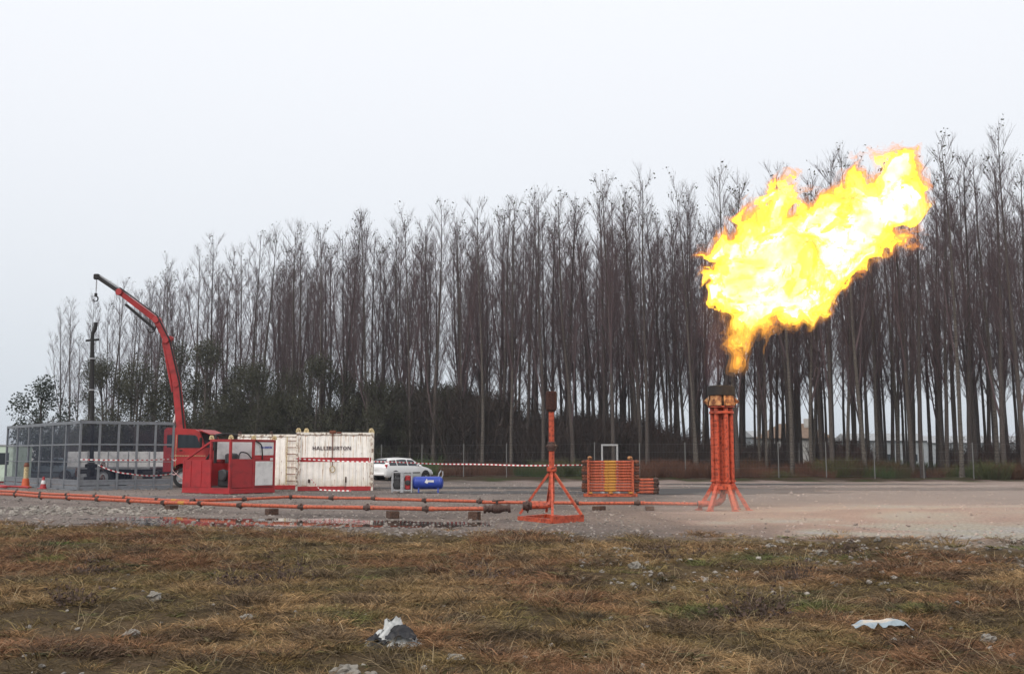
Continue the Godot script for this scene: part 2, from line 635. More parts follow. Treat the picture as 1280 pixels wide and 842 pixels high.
func build_evergreens() -> void:
	var bark: StandardMaterial3D = M["poplar_bark"]
	var lm := StandardMaterial3D.new()
	lm.albedo_color = lin(0.062, 0.062, 0.032)
	lm.vertex_color_use_as_albedo = true
	lm.roughness = 0.85
	var protos := []
	for k in 4:
		var ms := evergreen_meshes(40 + k, 11.0, 5.8, 0.1, 900)
		var o := Node3D.new()
		o.name = "evergreen_tree"
		for e in [["trunk", 0, bark], ["crown", 1, lm]]:
			var mi := MeshInstance3D.new()
			mi.name = e[0]
			mi.mesh = ms[e[1]]
			mi.material_override = e[2]
			o.add_child(mi, true)
		protos.append(o)
	rng.seed = 5
	var i := 0
	for e in [[-39.0, -97.0, 1.02, "left of the crane boom, above the grey screen"], [-35.6, -95.0, 1.0, "with a broad crown just left of the crane boom"], [-32.0, -97.0, 1.1, "tallest of its kind, behind the crane boom"], [-29.2, -94.0, 1.08, "behind the crane column and red cab"], [-26.2, -96.0, 0.95, "right of the crane column"], [-23.8, -93.0, 0.98, "behind the red pump skid"], [-21.0, -95.0, 0.9, "behind the left white container"], [-18.4, -92.0, 0.95, "behind the container ladder"], [-15.4, -94.0, 0.88, "behind the lettered container, left of its middle"], [-12.6, -91.0, 0.82, "behind the right edge of the lettered container"], [-9.4, -92.0, 0.74, "behind the white estate car"], [-6.0, -90.0, 0.7, "right of the white estate car"]]:
		var o := copy(protos[i % 4], Vector3(e[0], 0, e[1]), rf(0, TAU), e[2])
		tag(o, "dark evergreen tree among the poplars, " + e[3], "tree", "dark evergreens under the poplars")
		i += 1
	for o in protos:
		o.free()
	# leafy tree standing alone at the left
	var ms := evergreen_meshes(61, 6.4, 4.2, 0.1, 460)
	var lone := thing("leafy_tree", "round dark leafy tree alone at the left, behind the grey screen", "tree", Vector3(-31.0, 0, -66.0))
	var m2 := StandardMaterial3D.new()
	m2.albedo_color = lin(0.045, 0.06, 0.045)
	m2.vertex_color_use_as_albedo = true
	m2.roughness = 0.6
	for e in [["trunk", 0, bark], ["crown", 1, m2]]:
		var mi := MeshInstance3D.new()
		mi.name = e[0]
		mi.mesh = ms[e[1]]
		mi.material_override = e[2]
		lone.add_child(mi, true)

func build_undergrowth() -> void:
	rng.seed = 21
	# a scrubby bush of stems and scraps of leaf
	var g := Geo.new()
	for k in 46:
		var a := rf(0, TAU)
		g.col = Color(1, 1, 1) * rf(0.6, 1.0)
		g.col.a = 1
		var s := grow(g, Vector3(cos(a) * rf(0, 0.5), -0.1, sin(a) * rf(0, 0.5)), Vector3(cos(a) * rf(0.1, 0.6), 1, sin(a) * rf(0.1, 0.6)), rf(0.5, 1.05), 0.009, 0.003, 4, 3, 0.05, 0.2)
		for q in 16:
			var p := on_path(s, rf(0.25, 1.0))
			var b := rf(0, TAU)
			g.tube(PackedVector3Array([p, p + Vector3(cos(b) * 0.14, rf(0.02, 0.2), sin(b) * 0.14)]), PackedFloat32Array([0.004, 0.0]), 3, false)
			if rf(0, 1) < 0.6:
				leaf(g, p + Vector3(cos(b) * rf(0.05, 0.14), 0.05, sin(b) * 0.14), rf(0.015, 0.034))
	var mesh := g.mesh()
	var m := StandardMaterial3D.new()
	m.albedo_color = Color.WHITE
	m.vertex_color_use_as_albedo = true
	m.roughness = 0.9
	var places := []
	var cols := []
	for k in 1500:
		var x := rf(-72.0, 18.0)
		if rf(0, 1) < 0.35:
			x = rf(-20.0, 8.0)
		var z := row_z(x) - rf(2.5, 26.0)
		var h := rf(2.8, 7.2) * smoothstep(24.0, 2.0, x) * (0.7 + 0.8 * clampf(0.5 + n_big.get_noise_2d(x * 2.0, 15.0), 0, 1))
		if x < -36.0:
			h *= 0.8
		if h < 0.8:
			continue
		places.append(Transform3D(Basis(Vector3.UP, rf(0, TAU)).scaled(Vector3(h * 0.75, h, h * 0.75)), Vector3(x, 0, z)))
		var c := Color(0.05, 0.034, 0.029).lerp(Color(0.042, 0.042, 0.022), smoothstep(8.0, -30.0, x) * rf(0.3, 1)) * rf(0.6, 1.4)
		c.a = 1
		cols.append(c)
	for k in 1300:
		var x := rf(2.0, 52.0)
		var z := row_z(x) - rf(6.0, 45.0)
		var h := rf(1.5, 4.2) * lerpf(1.0, 0.6, smoothstep(14.0, 36.0, x)) * (0.75 + 0.9 * clampf(0.5 + n_big.get_noise_2d(x * 3.0, 5.0), 0, 1))
		if k % 4 == 0:   # the low dark edge of the wood at the far left
			x = rf(-66.0, -33.0)
			z = row_z(x) - rf(-2.0, 12.0)
			h = rf(3.0, 6.0) * smoothstep(-70.0, -50.0, x)
			if h < 1.0:
				continue
		var lmk := 640.0 + 1256.0 * x / -z
		if (lmk > 965.0 and lmk < 1030.0) or (lmk > 1080.0 and lmk < 1195.0):   # glades with a view of the house and sheds
			h *= 0.3
		places.append(Transform3D(Basis(Vector3.UP, rf(0, TAU)).scaled(Vector3(h * 0.9, h, h * 0.9)), Vector3(x, 0, z)))
		var c := Color(0.036, 0.026, 0.023).lerp(Color(0.07, 0.035, 0.026), rf(0, 1)) * rf(0.7, 1.3)
		c.a = 1
		cols.append(c)
	scatter("undergrowth", mesh, m, places, cols)
	tag(get_node("undergrowth"), "dark tangled undergrowth filling the wood behind the containers", "undergrowth")
	places = []
	cols = []
	for k in 1900:
		var x := rf(-14.0, 48.0)
		var z := row_z(x) + rf(-16.0, 9.0)
		if x < 32.0 and z > -71.0 + rf(0.0, 1.5):
			z = -72.0 - rf(0, 6)
		z = minf(z, -67.5)
		var h := rf(0.35, 1.15) * (0.55 + 1.1 * clampf(0.5 + n_mid.get_noise_2d(x * 2.5, z * 0.5), 0, 1))
		places.append(Transform3D(Basis(Vector3.UP, rf(0, TAU)).scaled(Vector3(h * 1.2, h, h * 1.2)), Vector3(x, 0, z)))
		var patch := n_big.get_noise_2d(x * 2.2, z * 0.8)
		var c := Color(0.13, 0.055, 0.03).lerp(Color(0.06, 0.1, 0.025), smoothstep(-0.05, 0.25, patch)) * rf(0.7, 1.3)
		c.a = 1
		cols.append(c)
	scatter("bramble_thicket", mesh, m, places, cols)
	tag(get_node("bramble_thicket"), "low reddish brown and green brambles along the fence", "brambles")

# ---------------------------------------------------------------- grass, stones
func blade(g: Geo, at: Vector3, dir: Vector3, length: float, width: float, droop: float) -> void:
	var d := dir.normalized()
	var s := d.cross(Vector3(rf(-1, 1), rf(-1, 1), rf(-1, 1))).normalized() * width * 0.5
	var p1 := at + d * length * 0.5
	var d2 := (d + Vector3(d.x, 0, d.z) * droop - Vector3.UP * droop).normalized()
	var p2 := p1 + d2 * length * 0.5
	var nn := s.cross(d)
	g.quad(at - s, at + s, p1 + s * 0.8, p1 - s * 0.8, nn)
	g.tri(p1 - s * 0.8, p1 + s * 0.8, p2, nn)

func build_grass() -> void:
	rng.seed = 11
	var m := StandardMaterial3D.new()
	m.resource_name = "grass_blades"
	m.vertex_color_use_as_albedo = true
	m.roughness = 0.85
	m.metallic_specular = 0.3
	m.albedo_color = lin(0.5, 0.5, 0.5)
	var kinds := []
	for k in 6:
		var g := Geo.new()
		for q in [34, 30, 26, 34, 30, 22][k]:
			var a := rf(0, TAU)
			var r := rf(0.0, 0.13)
			var lean: float = [0.7, 1.6, 3.2, 0.9, 2.2, 4.0][k] * rf(0.4, 1.3)
			g.col = Color(1, 1, 1) * (rf(0.25, 1.0) if rf(0, 1) < 0.85 else 1.0)
			g.col.a = 1
			var b := a + rf(-1.2, 1.2)
			blade(g, Vector3(cos(a) * r, -0.01, sin(a) * r), Vector3(cos(b) * lean, 1.0, sin(b) * lean), rf(0.07, 0.2), rf(0.003, 0.007), rf(0.1, 0.8))
		kinds.append(g.mesh())
	# a few long pale stems, and a flat tuft of broader leaves
	var st := Geo.new()
	for q in 7:
		var a := rf(0, TAU)
		var l := rf(0.2, 1.6)
		st.col = Color(1, 1, 1) * rf(0.6, 1.0)
		st.col.a = 1
		blade(st, Vector3(rf(-0.15, 0.15), 0, rf(-0.15, 0.15)), Vector3(cos(a) * l, 1.0, sin(a) * l), rf(0.18, 0.38), rf(0.003, 0.005), rf(0.0, 0.3))
	kinds.append(st.mesh())
	st = Geo.new()
	for q in 16:
		var a := rf(0, TAU)
		st.col = Color(1, 1, 1) * rf(0.4, 1.0)
		st.col.a = 1
		blade(st, Vector3(rf(-0.04, 0.04), 0, rf(-0.04, 0.04)), Vector3(cos(a), rf(0.2, 0.9), sin(a)), rf(0.06, 0.13), rf(0.012, 0.022), rf(0.2, 0.9))
	kinds.append(st.mesh())
	var places := [[], [], [], [], [], [], [], []]
	var cols := [[], [], [], [], [], [], [], []]
	var straw := Color(0.275, 0.178, 0.088)
	var red := Color(0.21, 0.112, 0.06)
	var olive := Color(0.155, 0.122, 0.05)
	var green := Color(0.07, 0.125, 0.03)
	var dark := Color(0.075, 0.055, 0.04)
	for k in 62000:
		var d := lerpf(3.5, 28.0, pow(rf(0, 1), 1.35))
		var half := d * 0.53 + 2.5
		var x := rf(-half, half)
		var e := grass_edge(x)
		var nb := n_big.get_noise_2d(x * 4.0 + 90.0, d * 4.0)
		var nm := n_mid.get_noise_2d(x * 3.0, d * 3.0 + 50.0)
		var nf := n_fine.get_noise_2d(x * 3.0 + 9.0, d * 3.0)
		var thin := smoothstep(e - 3.0, e + 1.0, d + nm * 3.0)
		var bare := smoothstep(0.06, 0.32, nm) * 0.68
		if x > 3.0:
			bare = maxf(bare, smoothstep(3.0, 6.0, x) * smoothstep(13.0, 15.5, d + nm * 5.0) * 0.88)
		if x < -2.5 and d < 10.5:
			bare = maxf(bare, smoothstep(-0.1, 0.15, nm) * 0.85)
		if rf(0, 1) < maxf(thin, bare):
			continue
		var c := straw.lerp(red, clampf(0.55 + nb * 2.4, 0, 1)).lerp(olive, clampf(0.2 + nm * 2.2, 0, 0.85))
		c = c.lerp(green, smoothstep(0.36, 0.6, n_mid.get_noise_2d(x * 2.6 + 300.0, d * 2.6)) * 0.7)
		c = c.lerp(dark, smoothstep(0.08, 0.35, nf) * 0.75)
		c = c * rf(0.5, 1.4) * 2.95
		c.a = 1
		var i := rng.randi_range(0, 5)
		var q := rf(0, 1)
		if q < 0.03:
			i = 6
			c = c.lerp(Color(0.42, 0.33, 0.2) * 2.6, 0.7)
		elif q < 0.12:
			i = 7
			c = c.lerp(Color(0.09, 0.1, 0.04) * 2.6, 0.6)
		c.a = 1
		var s := rf(0.6, 1.25) * (0.75 + 0.5 * clampf(0.5 + nf, 0, 1)) * lerpf(0.9, 1.25, smoothstep(8.0, 20.0, d))
		var b := Basis(Vector3.UP, rf(0, TAU)).scaled(Vector3(s * 1.15, s * rf(0.4, 0.95), s * 1.15))
		places[i].append(Transform3D(b, Vector3(x, ground_y(x, -d), -d)))
		cols[i].append(c)
	var lawn := tag(Node3D.new(), "rough dry brown grass over the near ground", "grass", "", "stuff")
	lawn.name = "dry_grass"
	add_child(lawn, true)
	for i in 8:
		scatter("grass_tufts", kinds[i], m, places[i], cols[i], lawn)

func stone_mesh(seedv: int, rough := 0.35) -> ArrayMesh:
	rng.seed = seedv
	var rows := []
	var f := FastNoiseLite.new()
	f.seed = seedv
	f.frequency = 0.9
	for i in 6:
		var row := []
		for j in 9:
			var th := PI * i / 5.0
			var ph := TAU * (j % 8) / 8.0
			var d := Vector3(sin(th) * cos(ph), cos(th), sin(th) * sin(ph))
			row.append(d * Vector3(0.5, 0.34, 0.42) * (1.0 + f.get_noise_3d(d.x * 1.5, d.y * 1.5, d.z * 1.5) * rough * 2.0))
		rows.append(row)
	var g := Geo.new()
	for i in 5:
		for j in 8:
			g.quad(rows[i][j], rows[i][j + 1], rows[i + 1][j + 1], rows[i + 1][j], rows[i][j] + rows[i + 1][j + 1])
	return g.mesh()

func boulder_mesh(seedv: int) -> ArrayMesh:
	var f := FastNoiseLite.new()
	f.seed = seedv
	f.frequency = 0.8
	f.fractal_octaves = 4
	var rows := []
	for i in 13:
		var row := []
		for j in 19:
			var th := PI * i / 12.0
			var ph := TAU * (j % 18) / 18.0
			var d := Vector3(sin(th) * cos(ph), cos(th), sin(th) * sin(ph))
			row.append(d * Vector3(0.5, 0.3, 0.42) * (1.0 + f.get_noise_3d(d.x * 1.5, d.y * 1.5, d.z * 1.5) * 0.9))
		rows.append(row)
	var g := Geo.new()
	for i in 12:
		for j in 18:
			g.quad(rows[i][j], rows[i][j + 1], rows[i + 1][j + 1], rows[i + 1][j], rows[i][j] + rows[i + 1][j + 1])
	return g.mesh()

func build_stones() -> void:
	var m := StandardMaterial3D.new()
	m.vertex_color_use_as_albedo = true
	m.roughness = 0.9
	m.albedo_texture = tex["grime_soft"]
	m.uv1_triplanar = true
	m.uv1_scale = Vector3.ONE * 1.5
	var sm := [stone_mesh(3), stone_mesh(4, 0.5), stone_mesh(6)]
	rng.seed = 8
	for batch in 2:
		for i in 3:
			var places := []
			var cols := []
			for k in [3200, 900][batch]:
				var x := 0.0
				var d := 0.0
				var s := 0.0
				var c := Color(0.3, 0.27, 0.24)
				if batch == 0:      # gravel over the yard
					d = lerpf(20.0, 60.0, pow(rf(0, 1), 1.5))
					x = rf(-d * 0.55, d * 0.55)
					if d < grass_edge(x) - 1.5:
						continue
					s = rf(0.03, 0.09) * (1.0 if rf(0, 1) < 0.95 else 1.8)
					c = Color(0.25, 0.22, 0.197).lerp(Color(0.42, 0.34, 0.3), smoothstep(2.0, 8.0, x))
					if x > 3.0 and rf(0, 1) < 0.8:
						continue
				else:               # pale rubble in bands
					if rf(0, 1) < 0.72:
						x = rf(1.0, 13.0)
						d = rf(13.0, 19.5) + n_mid.get_noise_2d(x * 3.0, 7.0) * 2.0
						if n_mid.get_noise_2d(x * 4.0, d * 4.0) < -0.02 and rf(0, 1) < 0.8:
							continue
						s = rf(0.02, 0.1)
					elif rf(0, 1) < 0.6:
						x = rf(-17.0, -9.0)
						d = rf(27.5, 32.0)
						s = rf(0.06, 0.18)
					else:
						d = rf(6.5, 14.0)
						x = rf(-d * 0.55, d * 0.55)
						s = rf(0.015, 0.06)
					c = Color(0.27, 0.245, 0.215)
				c = c * rf(0.55, 1.35)
				c.a = 1
				places.append(Transform3D(Basis(Vector3.UP, rf(0, TAU)).scaled(Vector3(s, s * rf(0.7, 1.1), s)), Vector3(x, ground_y(x, -d) + s * 0.08, -d)))
				cols.append(c)
			var o := scatter("gravel" if batch == 0 else "rubble", sm[i], m, places, cols)
			tag(o, ["loose grey gravel strewn over the yard", "pale broken stones in the rough grass and by its edge"][batch], "gravel" if batch == 0 else "rubble")
	# larger stones lying in the near grass
	var pale := mat("pale_stone", 0.24, 0.22, 0.19, 0.9, 0.0, "grime_soft", 2.0)
	var i := 0
	for e in [[-1.22, -7.62, 0.2, "largest pale stone, low in the picture left of the middle"], [-1.05, -7.75, 0.13, "smaller pale stone touching the largest one"], [-3.35, -9.1, 0.15, "flat pale stone left of the plastic bag"], [-2.55, -9.9, 0.12, "pale stone by the bare soil patch"], [-3.9, -11.2, 0.16, "pale stone on the bare soil at far left"], [4.1, -8.9, 0.13, "pale stone right of the blue grey sheet"], [1.75, -14.6, 0.2, "bright pale stone in the middle right of the grass"], [-0.45, -8.2, 0.14, "pale lump just right of the plastic bag"], [5.0, -16.5, 0.22, "pale stone at the edge of the rubble on the right"]]:
		var o := MeshInstance3D.new()
		o.name = "pale_stone"
		o.mesh = boulder_mesh(i)
		o.material_override = pale
		add_child(o, true)
		o.position = Vector3(e[0], ground_y(e[0], e[1]) + e[2] * 0.12, e[1])
		o.rotation.y = i * 1.3
		o.scale = Vector3.ONE * float(e[2])
		tag(o, e[3], "stone", "pale stones in the grass")
		i += 1

# withered weeds: clumps of dark dead stalks
func build_weeds() -> void:
	rng.seed = 31
	var m := mat("dead_stalk", 0.06, 0.042, 0.032, 0.95)
	var dm := mat("dead_leaf", 0.085, 0.055, 0.042, 0.95)
	for e in [[-2.9, -13.2, 0.75, "broad clump of dark dead weeds left of the middle of the grass"], [-3.3, -12.4, 0.5, "small dead weed clump beside the broad one"], [2.2, -10.0, 0.62, "dark dead weed clump in the grass left of the blue grey sheet"], [2.6, -10.4, 0.45, "lower dead weed clump beside the one left of the blue grey sheet"], [-5.6, -13.6, 0.5, "dead weed clump on the left half of the grass"], [-4.6, -10.8, 0.45, "dead weed clump by the dark soil at far left"], [2.55, -15.8, 0.7, "tall thin dead weed at the right side of the grass"], [5.2, -16.0, 0.7, "tall thin dead weed near the rubble at right"], [-0.3, -13.6, 0.5, "dead weed clump behind the plastic bag"], [3.6, -13.0, 0.5, "dead weed clump beyond the blue grey sheet"]]:
		var g := Geo.new()
		var l := Geo.new()
		for k in 40:
			var a := rf(0, TAU)
			var r: float = rf(0.0, 0.45) * e[2]
			var s := grow(g, Vector3(cos(a) * r, -0.02, sin(a) * r), Vector3(cos(a) * rf(0.0, 1.2), 1, sin(a) * rf(0.0, 1.2)), e[2] * rf(0.25, 0.75), 0.0035, 0.0015, 4, 3, -0.05, 0.3)
			for q in 4:
				var p := on_path(s, rf(0.2, 1.0))
				leaf(l, p + Vector3(rf(-0.03, 0.03), 0, rf(-0.03, 0.03)), rf(0.025, 0.06))
		var t := thing("dead_weed", e[3], "weed", Vector3(e[0], ground_y(e[0], e[1]), e[1]), 0.0, "withered weeds in the grass")
		part("stalks", g, m, t).set_meta("kind", "stuff")
		part("withered_leaves", l, dm, t).set_meta("kind", "stuff")

# ---------------------------------------------------------------- flare equipment
func coupling(g: Geo, at: Vector3, d: Vector3, r: float) -> void:
	# hammer union: two hubs, a wing nut and its three lugs
	d = d.normalized()
	g.lathe(at - d * 0.13, d, [[r, 0.02], [r * 1.15, 0.03], [r * 1.15, 0.08], [r * 1.38, 0.09], [r * 1.42, 0.12], [r * 1.42, 0.16], [r * 1.3, 0.18], [r * 1.12, 0.19], [r * 1.12, 0.24], [r, 0.25]], 12)
	var u := d.cross(Vector3.RIGHT if absf(d.x) < 0.8 else Vector3.BACK).normalized()
	for k in 3:
		var e := u.rotated(d, TAU * k / 3.0 + at.x * 3.0)
		g.beam(at + e * r * 1.3 + d * 0.015, at + e * r * 1.95 + d * 0.015, 0.06, 0.04, 0.04, 0.03, d)

func pipe_run(called: String, label: String, pts: Array, r: float, m: Material, cm: Material, lengths: float, yellow := []) -> Node3D:
	var t := thing(called, label, "pipeline")
	for k in pts.size() - 1:
		var a: Vector3 = pts[k]
		var b: Vector3 = pts[k + 1]
		var L := a.distance_to(b)
		var d := (b - a).normalized()
		var n := maxi(1, roundi(L / lengths))
		for q in n:
			var p0 := a + d * L * q / n
			var p1 := a + d * L * (q + 1) / n
			p0.y += sin(q * 2.1 + k) * 0.012
			p1.y += sin((q + 1) * 2.1 + k) * 0.012
			var g := Geo.new()
			g.pipe(p0 + d * 0.1, p1 - d * 0.1, r, 12)
			g.lathe(p0 + d * 0.08, d, [[r, 0], [r * 1.18, 0.01], [r * 1.18, 0.1], [r, 0.14]], 12)
			part("pipe", g, m, t)
			var c := Geo.new()
			coupling(c, p1, d, r * 1.05)
			part("coupling", c, cm, t)
			if (k * 7 + q) % 7 == 2:
				var y := Geo.new()
				var mid := p0.lerp(p1, 0.5)
				y.lathe(mid - d * 0.14, d, [[r, 0], [r + 0.004, 0.004], [r + 0.004, 0.28], [r, 0.284]], 12)
				part("yellow_band", y, M["worn_yellow"], t)
	return t

func wood_block(at: Vector3, size: Vector3, label: String) -> void:
	var g := Geo.new()
	g.box(Vector3(0, size.y * 0.5, 0), size, 0.012)
	var o := part("wooden_block", g, M["old_wood"])
	o.position = at
	o.rotation.y = at.x * 0.37
	tag(o, label, "wood block", "timber blocks under the pipelines")

func build_pipes() -> void:
	var pm: StandardMaterial3D = M["pipe_orange"]
	var cm: StandardMaterial3D = M["union_dark"]
	pipe_run("pipeline", "nearer orange pipeline, running from the left edge to the single burner mast", [Vector3(-24.0, 0.22, -41.9), Vector3(-13.3, 0.22, -32.6), Vector3(-7.6, 0.24, -28.4), Vector3(-3.8, 0.26, -26.7), Vector3(-0.6, 0.28, -25.6)], 0.052, pm, cm, 2.0)
	pipe_run("pipeline", "farther orange pipeline with an elbow, running on to the burning flare stack", [Vector3(-26.0, 0.2, -45.8), Vector3(-14.7, 0.2, -35.8), Vector3(-10.0, 0.2, -31.8), Vector3(-7.6, 0.22, -34.9), Vector3(-4.6, 0.2, -33.9), Vector3(-1.0, 0.2, -31.5), Vector3(1.9, 0.2, -30.5), Vector3(5.6, 0.2, -30.2)], 0.049, pm, cm, 2.1)
	wood_block(Vector3(-10.2, 0, -30.45), Vector3(0.28, 0.15, 0.3), "wooden block under the nearer pipeline below the red pump skid")
	wood_block(Vector3(-6.6, 0, -27.95), Vector3(0.3, 0.17, 0.24), "wooden block under the nearer pipeline below the lettered container")
	wood_block(Vector3(-3.1, 0, -26.45), Vector3(0.34, 0.19, 0.26), "wooden block under the nearer pipeline in front of the white car")
	wood_block(Vector3(-0.95, 0, -25.75), Vector3(0.26, 0.21, 0.24), "wooden block under the pipeline end next to the single burner mast")
	wood_block(Vector3(2.6, 0, -30.4), Vector3(0.4, 0.12, 0.25), "low wooden block under the farther pipeline right of the single burner mast")
	wood_block(Vector3(4.1, 0, -30.3), Vector3(0.4, 0.12, 0.25), "low wooden block under the farther pipeline near the flare stack")
	# valve between pipeline and mast
	var v := thing("gate_valve", "dark rusty valve joining the nearer pipeline to the burner mast", "valve")
	var g := Geo.new()
	g.lathe(Vector3(-0.72, 0.28, -25.62), Vector3(1, 0.03, -0.04), [[0.0, 0], [0.1, 0.0], [0.11, 0.05], [0.075, 0.08], [0.085, 0.2], [0.12, 0.26], [0.12, 0.42], [0.085, 0.5], [0.075, 0.6], [0.11, 0.62], [0.11, 0.68], [0.0, 0.68]], 12)
	part("valve_body", g, cm, v)
	g = Geo.new()
	g.pipe(Vector3(-0.38, 0.36, -25.6), Vector3(-0.38, 0.48, -25.6), 0.035)
	g.beam(Vector3(-0.5, 0.48, -25.55), Vector3(-0.2, 0.5, -25.62), 0.035, 0.035)
	part("valve_lever", g, cm, v)

func build_tripod() -> void:
	var red: StandardMaterial3D = M["burner_red"]
	var rust: StandardMaterial3D = M["burnt_rust"]
	var t := thing("burner_mast", "single orange burner mast on a four legged base with a burnt dark head", "burner mast", Vector3(1.0, 0, -25.55))
	var A := Vector3(-0.8, 0.1, -0.15)
	var B := Vector3(-0.03, 0.1, 1.15)
	var C := Vector3(0.72, 0.1, 0.4)
	var D := Vector3(-0.1, 0.1, -1.1)
	var top := Vector3(0.0, 1.27, 0.0)
	var g := Geo.new()
	g.tube(PackedVector3Array([Vector3(-0.62, 0.36, -0.02), Vector3(-0.16, 0.36, 0), Vector3(-0.06, 0.39, 0), Vector3(-0.01, 0.47, 0), Vector3(0, 0.58, 0), Vector3(0, 2.85, 0)]), PackedFloat32Array([0.075, 0.075, 0.078, 0.078, 0.072, 0.07]), 14)
	part("mast_pipe", g, red, t)
	g = Geo.new()
	g.lathe(Vector3(0, 2.72, 0), Vector3.UP, [[0.085, 0], [0.12, 0.03], [0.135, 0.06], [0.135, 0.5], [0.11, 0.52], [0.11, 0.5], [0.0, 0.3]], 14)
	for k in 6:
		var a := TAU * k / 6
		g.beam(Vector3(cos(a) * 0.135, 2.8, sin(a) * 0.135), Vector3(cos(a) * 0.135, 3.2, sin(a) * 0.135), 0.02, 0.02)
	part("burner_head", g, rust, t, "dark burnt burner head")
	g = Geo.new()
	coupling(g, Vector3(0, 1.84, 0), Vector3.UP, 0.09)
	part("coupling", g, M["union_dark"], t)
	g = Geo.new()
	coupling(g, Vector3(-0.62, 0.36, -0.02), Vector3.RIGHT, 0.09)
	part("coupling", g, M["union_dark"], t)
	for p in [A, B, C, D]:
		g = Geo.new()
		g.beam(p + Vector3(0, 0.06, 0), top + (p - top) * 0.05, 0.06, 0.06)
		part("leg", g, red, t)
	var ends := [A, B, C, D]
	for k in 4:
		var p: Vector3 = ends[k]
		var q: Vector3 = ends[(k + 1) % 4]
		g = Geo.new()
		var d := (q - p).normalized()
		var up := 0.17 if k == 1 else 0.1
		g.beam(p - d * 0.04 + Vector3(0, up * 0.5 - 0.1, 0), q + d * 0.04 + Vector3(0, up * 0.5 - 0.1, 0), 0.09, up)
		part("base_beam", g, red, t)
	g = Geo.new()
	g.box(Vector3(0, 1.27, 0), Vector3(0.24, 0.12, 0.24), 0.015)
	part("leg_collar", g, red, t)

func build_flare_stack() -> void:
	var red: StandardMaterial3D = M["burner_red"]
	var t := thing("flare_stack", "tall orange flare stack of clustered pipes with a sooty top, burning", "flare stack", Vector3(6.28, 0, -30.16))
	var g: Geo
	for k in 6:
		var a := TAU * (k + 0.25) / 6.0
		var p := Vector3(cos(a) * 0.27, 0, sin(a) * 0.27)
		g = Geo.new()
		g.pipe(p + Vector3.UP * 0.5, p + Vector3.UP * 3.1, 0.072, 12)
		g.lathe(p + Vector3.UP * 0.84, Vector3.UP, [[0.072, 0], [0.11, 0.005], [0.11, 0.05], [0.072, 0.055]], 12)
		part("riser_pipe", g, red, t)
		g = Geo.new()
		g.lathe(p + Vector3.UP * 3.02, Vector3.UP, [[0.072, 0], [0.1, 0.05], [0.1, 0.5], [0.115, 0.52], [0.115, 0.66 + 0.03 * sin(k * 2.0)], [0.09, 0.68], [0.07, 0.5], [0.0, 0.45]], 12)
		part("burner_nozzle", g, M["soot"], t)
		# gusseted leg
		g = Geo.new()
		var d := Vector3(cos(a), 0, sin(a))
		if k % 6 != 4:
			g.beam(d * 0.3 + Vector3.UP * 0.75, d * 0.72 + Vector3.UP * 0.03, 0.1, 0.1, 0.12, 0.12)
			g.box(d * 0.73 + Vector3.UP * 0.02, Vector3(0.2, 0.04, 0.2), 0.005)
			part("leg", g, red, t)
	g = Geo.new()
	g.pipe(Vector3(0, 0.5, 0), Vector3(0, 3.1, 0), 0.085, 12)
	part("centre_pipe", g, red, t)
	for e in [[0.62, 0.16, 0.375, "base_ring"], [2.86, 0.07, 0.36, "clamp_ring"], [3.04, 0.05, 0.38, "clamp_ring"]]:
		g = Geo.new()
		g.lathe(Vector3(0, e[0], 0), Vector3.UP, [[0.16, 0], [e[2], 0], [e[2] + 0.006, 0.01], [e[2] + 0.006, e[1] - 0.01], [e[2], e[1]], [0.16, e[1]]], 6 if e[3] == "base_ring" else 18)
		part(e[3], g, red, t)
	# scorched cream shields round the nozzles, with gaps
	for k in 5:
		var a0 := TAU * k / 5.0 + 0.5
		var rows := []
		for i in 5:
			var row := []
			for j in 7:
				var a := a0 + (TAU / 5.0 - 0.18) * j / 6.0
				var r := 0.37 + 0.05 * (1.0 - i / 4.0) * (1.0 if i < 2 else 0.4)
				row.append(Vector3(cos(a) * r, 3.1 + 0.42 * i / 4.0, sin(a) * r))
			rows.append(row)
		g = Geo.new()
		g.grid(rows)
		part("heat_shield", g, M["scorched_cream"], t, "scorched cream heat shield")
	for k in 4:
		var a := TAU * k / 4.0 + 0.1
		var d := Vector3(cos(a), 0, sin(a))
		g = Geo.new()
		g.tri(d * 0.4 + Vector3.UP * 3.12, d * 0.54 + Vector3.UP * 3.22, d * 0.4 + Vector3.UP * 3.36, d.cross(Vector3.UP))
		part("wind_fin", g, M["scorched_cream"], t)
	g = Geo.new()
	g.lathe(Vector3(0, 3.4, 0), Vector3.UP, [[0.385, 0], [0.41, 0.01], [0.405, 0.27], [0.385, 0.29], [0.365, 0.27], [0.365, 0.02]], 18)
	part("soot_rim", g, M["soot"], t, "black sooty rim at the top")
	g = Geo.new()
	g.tube(PackedVector3Array([Vector3(-0.75, 0.2, -0.02), Vector3(-0.35, 0.2, 0), Vector3(-0.15, 0.24, 0), Vector3(-0.03, 0.36, 0), Vector3(0, 0.55, 0)]), PackedFloat32Array([0.09, 0.09, 0.1, 0.1, 0.095]), 12)
	part("inlet_elbow", g, red, t)

